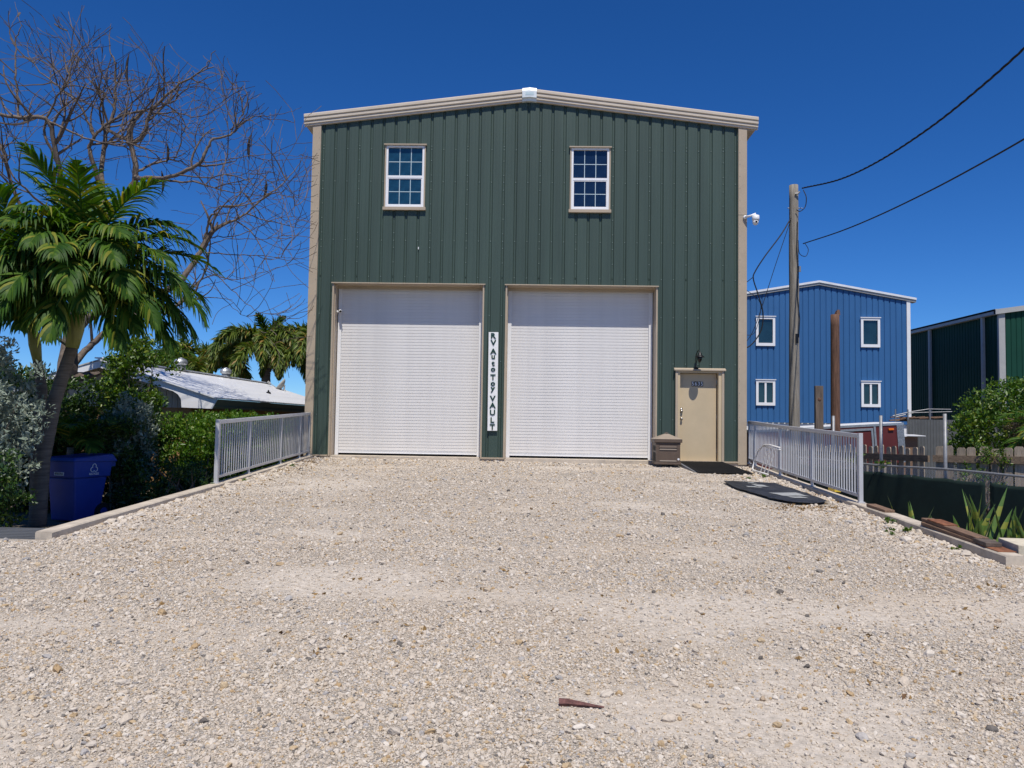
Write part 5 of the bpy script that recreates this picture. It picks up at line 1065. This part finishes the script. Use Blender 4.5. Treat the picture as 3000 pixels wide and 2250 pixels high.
# ---- bare tree with long pods
bt = empty('bare_tree', (-9.7, 16.4, G0), 'leafless spreading tree with long dark seed pods behind the palm', 'tree'); BT = Vector((-9.7, 16.4, G0))
LIMBS = [  # (points x,y,z in metres, start radius, end radius)
 ([(-10.41, 16.4, -1.19), (-10.33, 16.4, 0.28), (-10.1, 16.3, 1.6)], 0.26, 0.22),
 ([(-10.1, 16.3, 1.6), (-9.82, 16.2, 2.48), (-9.43, 16.0, 2.94), (-8.76, 15.9, 3.24), (-8.06, 15.8, 3.38), (-7.49, 15.8, 3.63), (-7.16, 15.9, 4.11), (-7.02, 16.0, 4.48)], 0.17, 0.075),
 ([(-10.1, 16.3, 1.6), (-9.98, 16.8, 2.24), (-9.71, 17.0, 2.66), (-9.27, 17.0, 3.0), (-8.61, 16.9, 3.23), (-7.99, 16.8, 3.33), (-7.53, 16.7, 3.57), (-7.2, 16.6, 4.07)], 0.13, 0.03),
 ([(-10.1, 16.3, 1.6), (-10.18, 16.6, 2.67), (-9.98, 16.8, 4.08), (-9.7, 16.9, 5.26), (-9.11, 16.9, 5.97), (-8.93, 16.8, 6.41), (-9.07, 16.8, 6.99)], 0.19, 0.085),
 ([(-9.07, 16.8, 6.99), (-8.71, 16.7, 7.22), (-8.57, 16.6, 7.62), (-8.14, 16.5, 8.03), (-7.66, 16.4, 8.33), (-7.27, 16.3, 8.51), (-7.02, 16.3, 8.93)], 0.075, 0.012),
 ([(-9.7, 16.9, 5.26), (-9.91, 17.2, 6.06), (-10.04, 17.4, 6.92), (-10.0, 17.5, 7.61), (-9.88, 17.5, 8.12), (-9.87, 17.5, 8.55), (-9.84, 17.4, 9.12), (-10.0, 17.4, 9.53), (-9.99, 17.4, 10.11)], 0.11, 0.008),
 ([(-9.91, 17.2, 6.06), (-10.08, 17.0, 6.78), (-10.13, 17.0, 7.02), (-9.97, 16.9, 7.22), (-9.76, 16.9, 7.44), (-9.36, 16.8, 7.66), (-8.69, 16.7, 7.76), (-8.11, 16.6, 7.89), (-7.61, 16.5, 8.24), (-7.01, 16.5, 8.51)], 0.085, 0.01),
 ([(-8.93, 16.8, 6.25), (-8.55, 16.5, 6.14), (-7.78, 16.3, 6.16), (-7.22, 16.2, 6.4), (-7.08, 16.2, 6.68), (-6.95, 16.2, 6.91), (-6.56, 16.3, 7.08), (-6.47, 16.3, 7.33), (-6.26, 16.3, 7.85), (-6.37, 16.3, 8.27)], 0.085, 0.008),
 ([(-6.51, 16.3, 7.23), (-6.18, 16.4, 7.48), (-5.78, 16.4, 7.53), (-5.43, 16.4, 7.6), (-5.09, 16.4, 7.72)], 0.025, 0.005),
 ([(-8.52, 16.5, 6.15), (-8.18, 16.9, 6.21), (-7.69, 17.2, 6.27), (-7.14, 17.4, 6.14), (-6.61, 17.5, 6.1)], 0.05, 0.01),
 ([(-8.92, 16.8, 6.41), (-8.71, 17.3, 6.75), (-8.38, 17.6, 6.92), (-8.1, 17.9, 6.78)], 0.05, 0.015),
 ([(-7.02, 16.0, 4.48), (-6.92, 16.0, 4.76), (-6.68, 16.0, 4.95), (-6.25, 16.0, 5.13), (-5.82, 16.0, 5.51), (-5.39, 16.0, 5.84), (-5.07, 16.1, 6.28), (-4.88, 16.1, 6.73)], 0.06, 0.005),
 ([(-6.97, 16.0, 4.76), (-6.78, 15.8, 5.08), (-6.53, 15.6, 5.24), (-6.42, 15.6, 5.28)], 0.045, 0.02),
 ([(-6.95, 16.0, 4.39), (-6.56, 16.3, 4.43), (-6.04, 16.5, 4.45), (-5.39, 16.6, 4.42), (-4.86, 16.6, 4.38)], 0.025, 0.004),
 ([(-6.99, 16.1, 4.12), (-6.65, 16.2, 3.85), (-6.27, 16.2, 3.49), (-5.82, 16.2, 3.16), (-5.23, 16.2, 3.17), (-4.79, 16.2, 3.39)], 0.02, 0.004),
 ([(-7.2, 16.6, 4.07), (-6.72, 16.8, 3.43), (-6.25, 16.8, 3.09), (-5.78, 16.8, 2.6)], 0.015, 0.004),
 ([(-7.06, 16.1, 4.05), (-6.35, 16.0, 3.82), (-5.77, 16.0, 3.97), (-5.27, 16.0, 4.12), (-4.84, 16.0, 4.42)], 0.016, 0.004),
 ([(-6.93, 16.0, 4.69), (-6.27, 15.9, 4.74), (-5.66, 15.8, 4.94), (-5.09, 15.8, 5.24), (-4.89, 15.8, 5.6)], 0.02, 0.004),
 ([(-6.96, 16.0, 4.54), (-6.54, 16.4, 4.79), (-5.86, 16.6, 4.84), (-5.37, 16.7, 5.02), (-4.96, 16.7, 5.26)], 0.018, 0.004),
 ([(-7.22, 16.2, 6.4), (-6.74, 16.2, 6.45), (-6.22, 16.2, 6.53), (-5.63, 16.2, 6.61), (-5.11, 16.2, 6.58), (-4.85, 16.2, 6.62)], 0.022, 0.004),
 ([(-7.78, 16.3, 6.16), (-7.01, 16.0, 6.01), (-6.27, 15.8, 5.99), (-5.57, 15.7, 5.64), (-5.15, 15.7, 5.75)], 0.03, 0.005),
 ([(-9.98, 16.8, 4.08), (-10.06, 16.2, 5.3), (-10.08, 15.8, 6.21), (-10.14, 15.5, 7.02), (-10.62, 15.3, 7.0), (-11.17, 15.2, 7.1)], 0.11, 0.05),
 ([(-10.14, 15.5, 7.02), (-9.39, 15.6, 6.7), (-8.92, 15.8, 6.66), (-8.52, 16.0, 6.78)], 0.04, 0.01),
 ([(-10.62, 15.3, 7.0), (-10.7, 15.3, 7.61), (-10.75, 15.3, 8.12), (-10.77, 15.3, 8.63), (-10.67, 15.3, 8.95), (-10.85, 15.3, 9.46)], 0.04, 0.006),
 ([(-10.08, 15.8, 6.21), (-10.27, 15.6, 6.87), (-10.02, 15.5, 7.42), (-9.69, 15.4, 7.88), (-9.61, 15.4, 8.46), (-9.81, 15.4, 8.97)], 0.05, 0.006),
 ([(-9.97, 16.9, 7.22), (-10.22, 16.8, 7.81), (-10.72, 16.8, 8.28), (-11.21, 16.8, 8.67), (-11.54, 16.8, 9.15), (-11.45, 16.8, 9.66)], 0.045, 0.006),
 ([(-9.88, 17.5, 8.12), (-10.32, 17.6, 8.64), (-10.75, 17.6, 9.05), (-11.04, 17.7, 9.51), (-10.85, 17.7, 9.93), (-11.12, 17.7, 10.43)], 0.03, 0.005),
 ([(-9.73, 17.4, 7.9), (-9.41, 17.6, 8.39), (-9.11, 17.6, 8.97), (-9.04, 17.6, 9.39), (-8.69, 17.6, 9.72)], 0.03, 0.005),
 ([(-10.52, 15.8, 4.6), (-10.86, 15.6, 5.56), (-10.97, 15.5, 6.1), (-10.98, 15.4, 6.36), (-11.28, 15.3, 6.61)], 0.07, 0.03),
 ([(-10.06, 16.2, 5.3), (-10.13, 15.5, 5.25), (-10.31, 15.0, 5.52), (-10.47, 14.8, 5.87)], 0.05, 0.02),
 ([(-8.57, 16.6, 7.62), (-7.89, 16.5, 7.62), (-7.39, 16.4, 7.47), (-6.87, 16.4, 7.82), (-6.58, 16.4, 8.28)], 0.03, 0.005),
]
tk = MB(); tw = MB(); trng = random.Random(21); ntw = [0]
def crown_top(x): return float(np.interp(x, [-11.4, -9.56, -8.46, -7.88, -6.78, -6.1, -4.94], [9.35, 9.1, 8.95, 8.85, 8.7, 8.1, 7.5]))+.25*noise.noise((x*3.1, 2, 2))
def wander(p, d, L, nseg, curl, upb):
    pts = [p.copy()]; d = d.normalized(); ax = Vector((trng.gauss(0, 1), trng.gauss(0, 1), trng.gauss(0, 1))).normalized()
    for k in range(nseg):
        d = (d+ax.cross(d)*curl*trng.uniform(.2, 1.0)+Vector((trng.gauss(0, .09), trng.gauss(0, .09), trng.gauss(0, .09)+upb))).normalized(); p = p+d*L/nseg; pts.append(p.copy())
    return pts
def twig(p, d, L, r, lvl):
    w0 = p+BT
    if w0.x > -.292*w0.y-.25 or w0.z > crown_top(w0.x)-.15: return
    ns = 8 if lvl < 2 else 6; pts = wander(p, d, L, ns, .26, .055); rad = [max(.0060, r*(1-.66*k/ns)) for k in range(ns+1)]
    pts = [q for q in pts if (q+BT).z < crown_top((q+BT).x) and (q+BT).x < -.284*(q+BT).y]
    if len(pts) < 2: return
    ns = len(pts)-1; rad = rad[:ns+1]
    tw.tube(pts, rad, 5 if r > .012 else 3, cap=False); ntw[0] += 1
    if lvl >= 2: return
    nb = (3, 2)[lvl]+trng.randint(0, 1)
    for k in range(nb):
        i = trng.randint(1 if lvl else min(2, ns), ns); a = pts[i]; t = (pts[i]-pts[i-1]).normalized(); sd_ = t.cross(Vector((trng.gauss(0, 1), trng.gauss(0, 1), trng.gauss(0, 1)))).normalized()
        dd = t*trng.uniform(.35, .9)+sd_*trng.uniform(.5, 1.0)+Vector((0, 0, .12)); twig(a, dd, L*trng.uniform(.6, 1.0), rad[i]*.72, lvl+1)
for pts, ra, rb in LIMBS:
    P = [Vector(q) for q in pts]; Q = [P[0]*2-P[1]]+P+[P[-1]*2-P[-2]]; out = []
    for i in range(1, len(Q)-2):
        for k in range(5):
            t = k/5; a, b, c, d = Q[i-1], Q[i], Q[i+1], Q[i+2]; out.append(.5*((2*b)+(c-a)*t+(2*a-5*b+4*c-d)*t*t+(3*b-a-3*c+d)*t**3))
    out.append(P[-1]); out = [q-BT+Vector((trng.gauss(0, .012), trng.gauss(0, .012), trng.gauss(0, .012))) for q in out]; m = len(out)
    rad = [.62*(ra+(rb-ra)*k/(m-1)) for k in range(m)]
    (tk if ra > .03 else tw).tube(out, rad, 8 if ra > .03 else 5, cap=False)
    length = sum((out[i+1]-out[i]).length for i in range(m-1)); nb = int(length*2.3)
    if ra > .13: nb = 0
    for k in range(nb):
        i = trng.randint(int(m*.22), m-1); t = (out[min(i+1, m-1)]-out[max(0, i-1)]).normalized(); sd_ = t.cross(Vector((trng.gauss(0, 1), trng.gauss(0, 1), trng.gauss(0, 1)))).normalized()
        dd = t*trng.uniform(.2, .8)+sd_*trng.uniform(.6, 1.0)+Vector((0, 0, .25)); f = 1-.45*i/m
        twig(out[i], dd, trng.uniform(.9, 2.3)*f, max(.016 if ra > .03 else .010, min(rad[i]*.7, .034)), 0 if f > .7 and ra > .03 else 1)
    twig(out[-1], (out[-1]-out[-3]), .9, rb, 1)
tk.build('trunk_and_limbs', BARK, bt, True); tag(tw.build('twigs', TWIG, bt), kind='stuff')
for x, y, z, L, ph in [(-9.31, 17.0, 9.19, 0.75, 3.6), (-6.17, 16.3, 7.06, 0.55, 3.4), (-8.35, 16.8, 6.41, 0.5, 0), (-5.76, 16.2, 6.01, 0.4, 1), (-8.15, 16.6, 6.97, 0.45, 0.3)]:
    p = Vector((x, y, z))-BT; q = [p+Vector((.10*L*math.sin(ph+2.4*t)-.10*L*math.sin(ph), 0, -L*t)) for t in np.linspace(0, 1, 8)]
    MB().tube(q, [.008, .02, .026, .028, .028, .026, .02, .006], 6).build('seed_pod', POD, bt, True)
print('twigs', ntw[0])
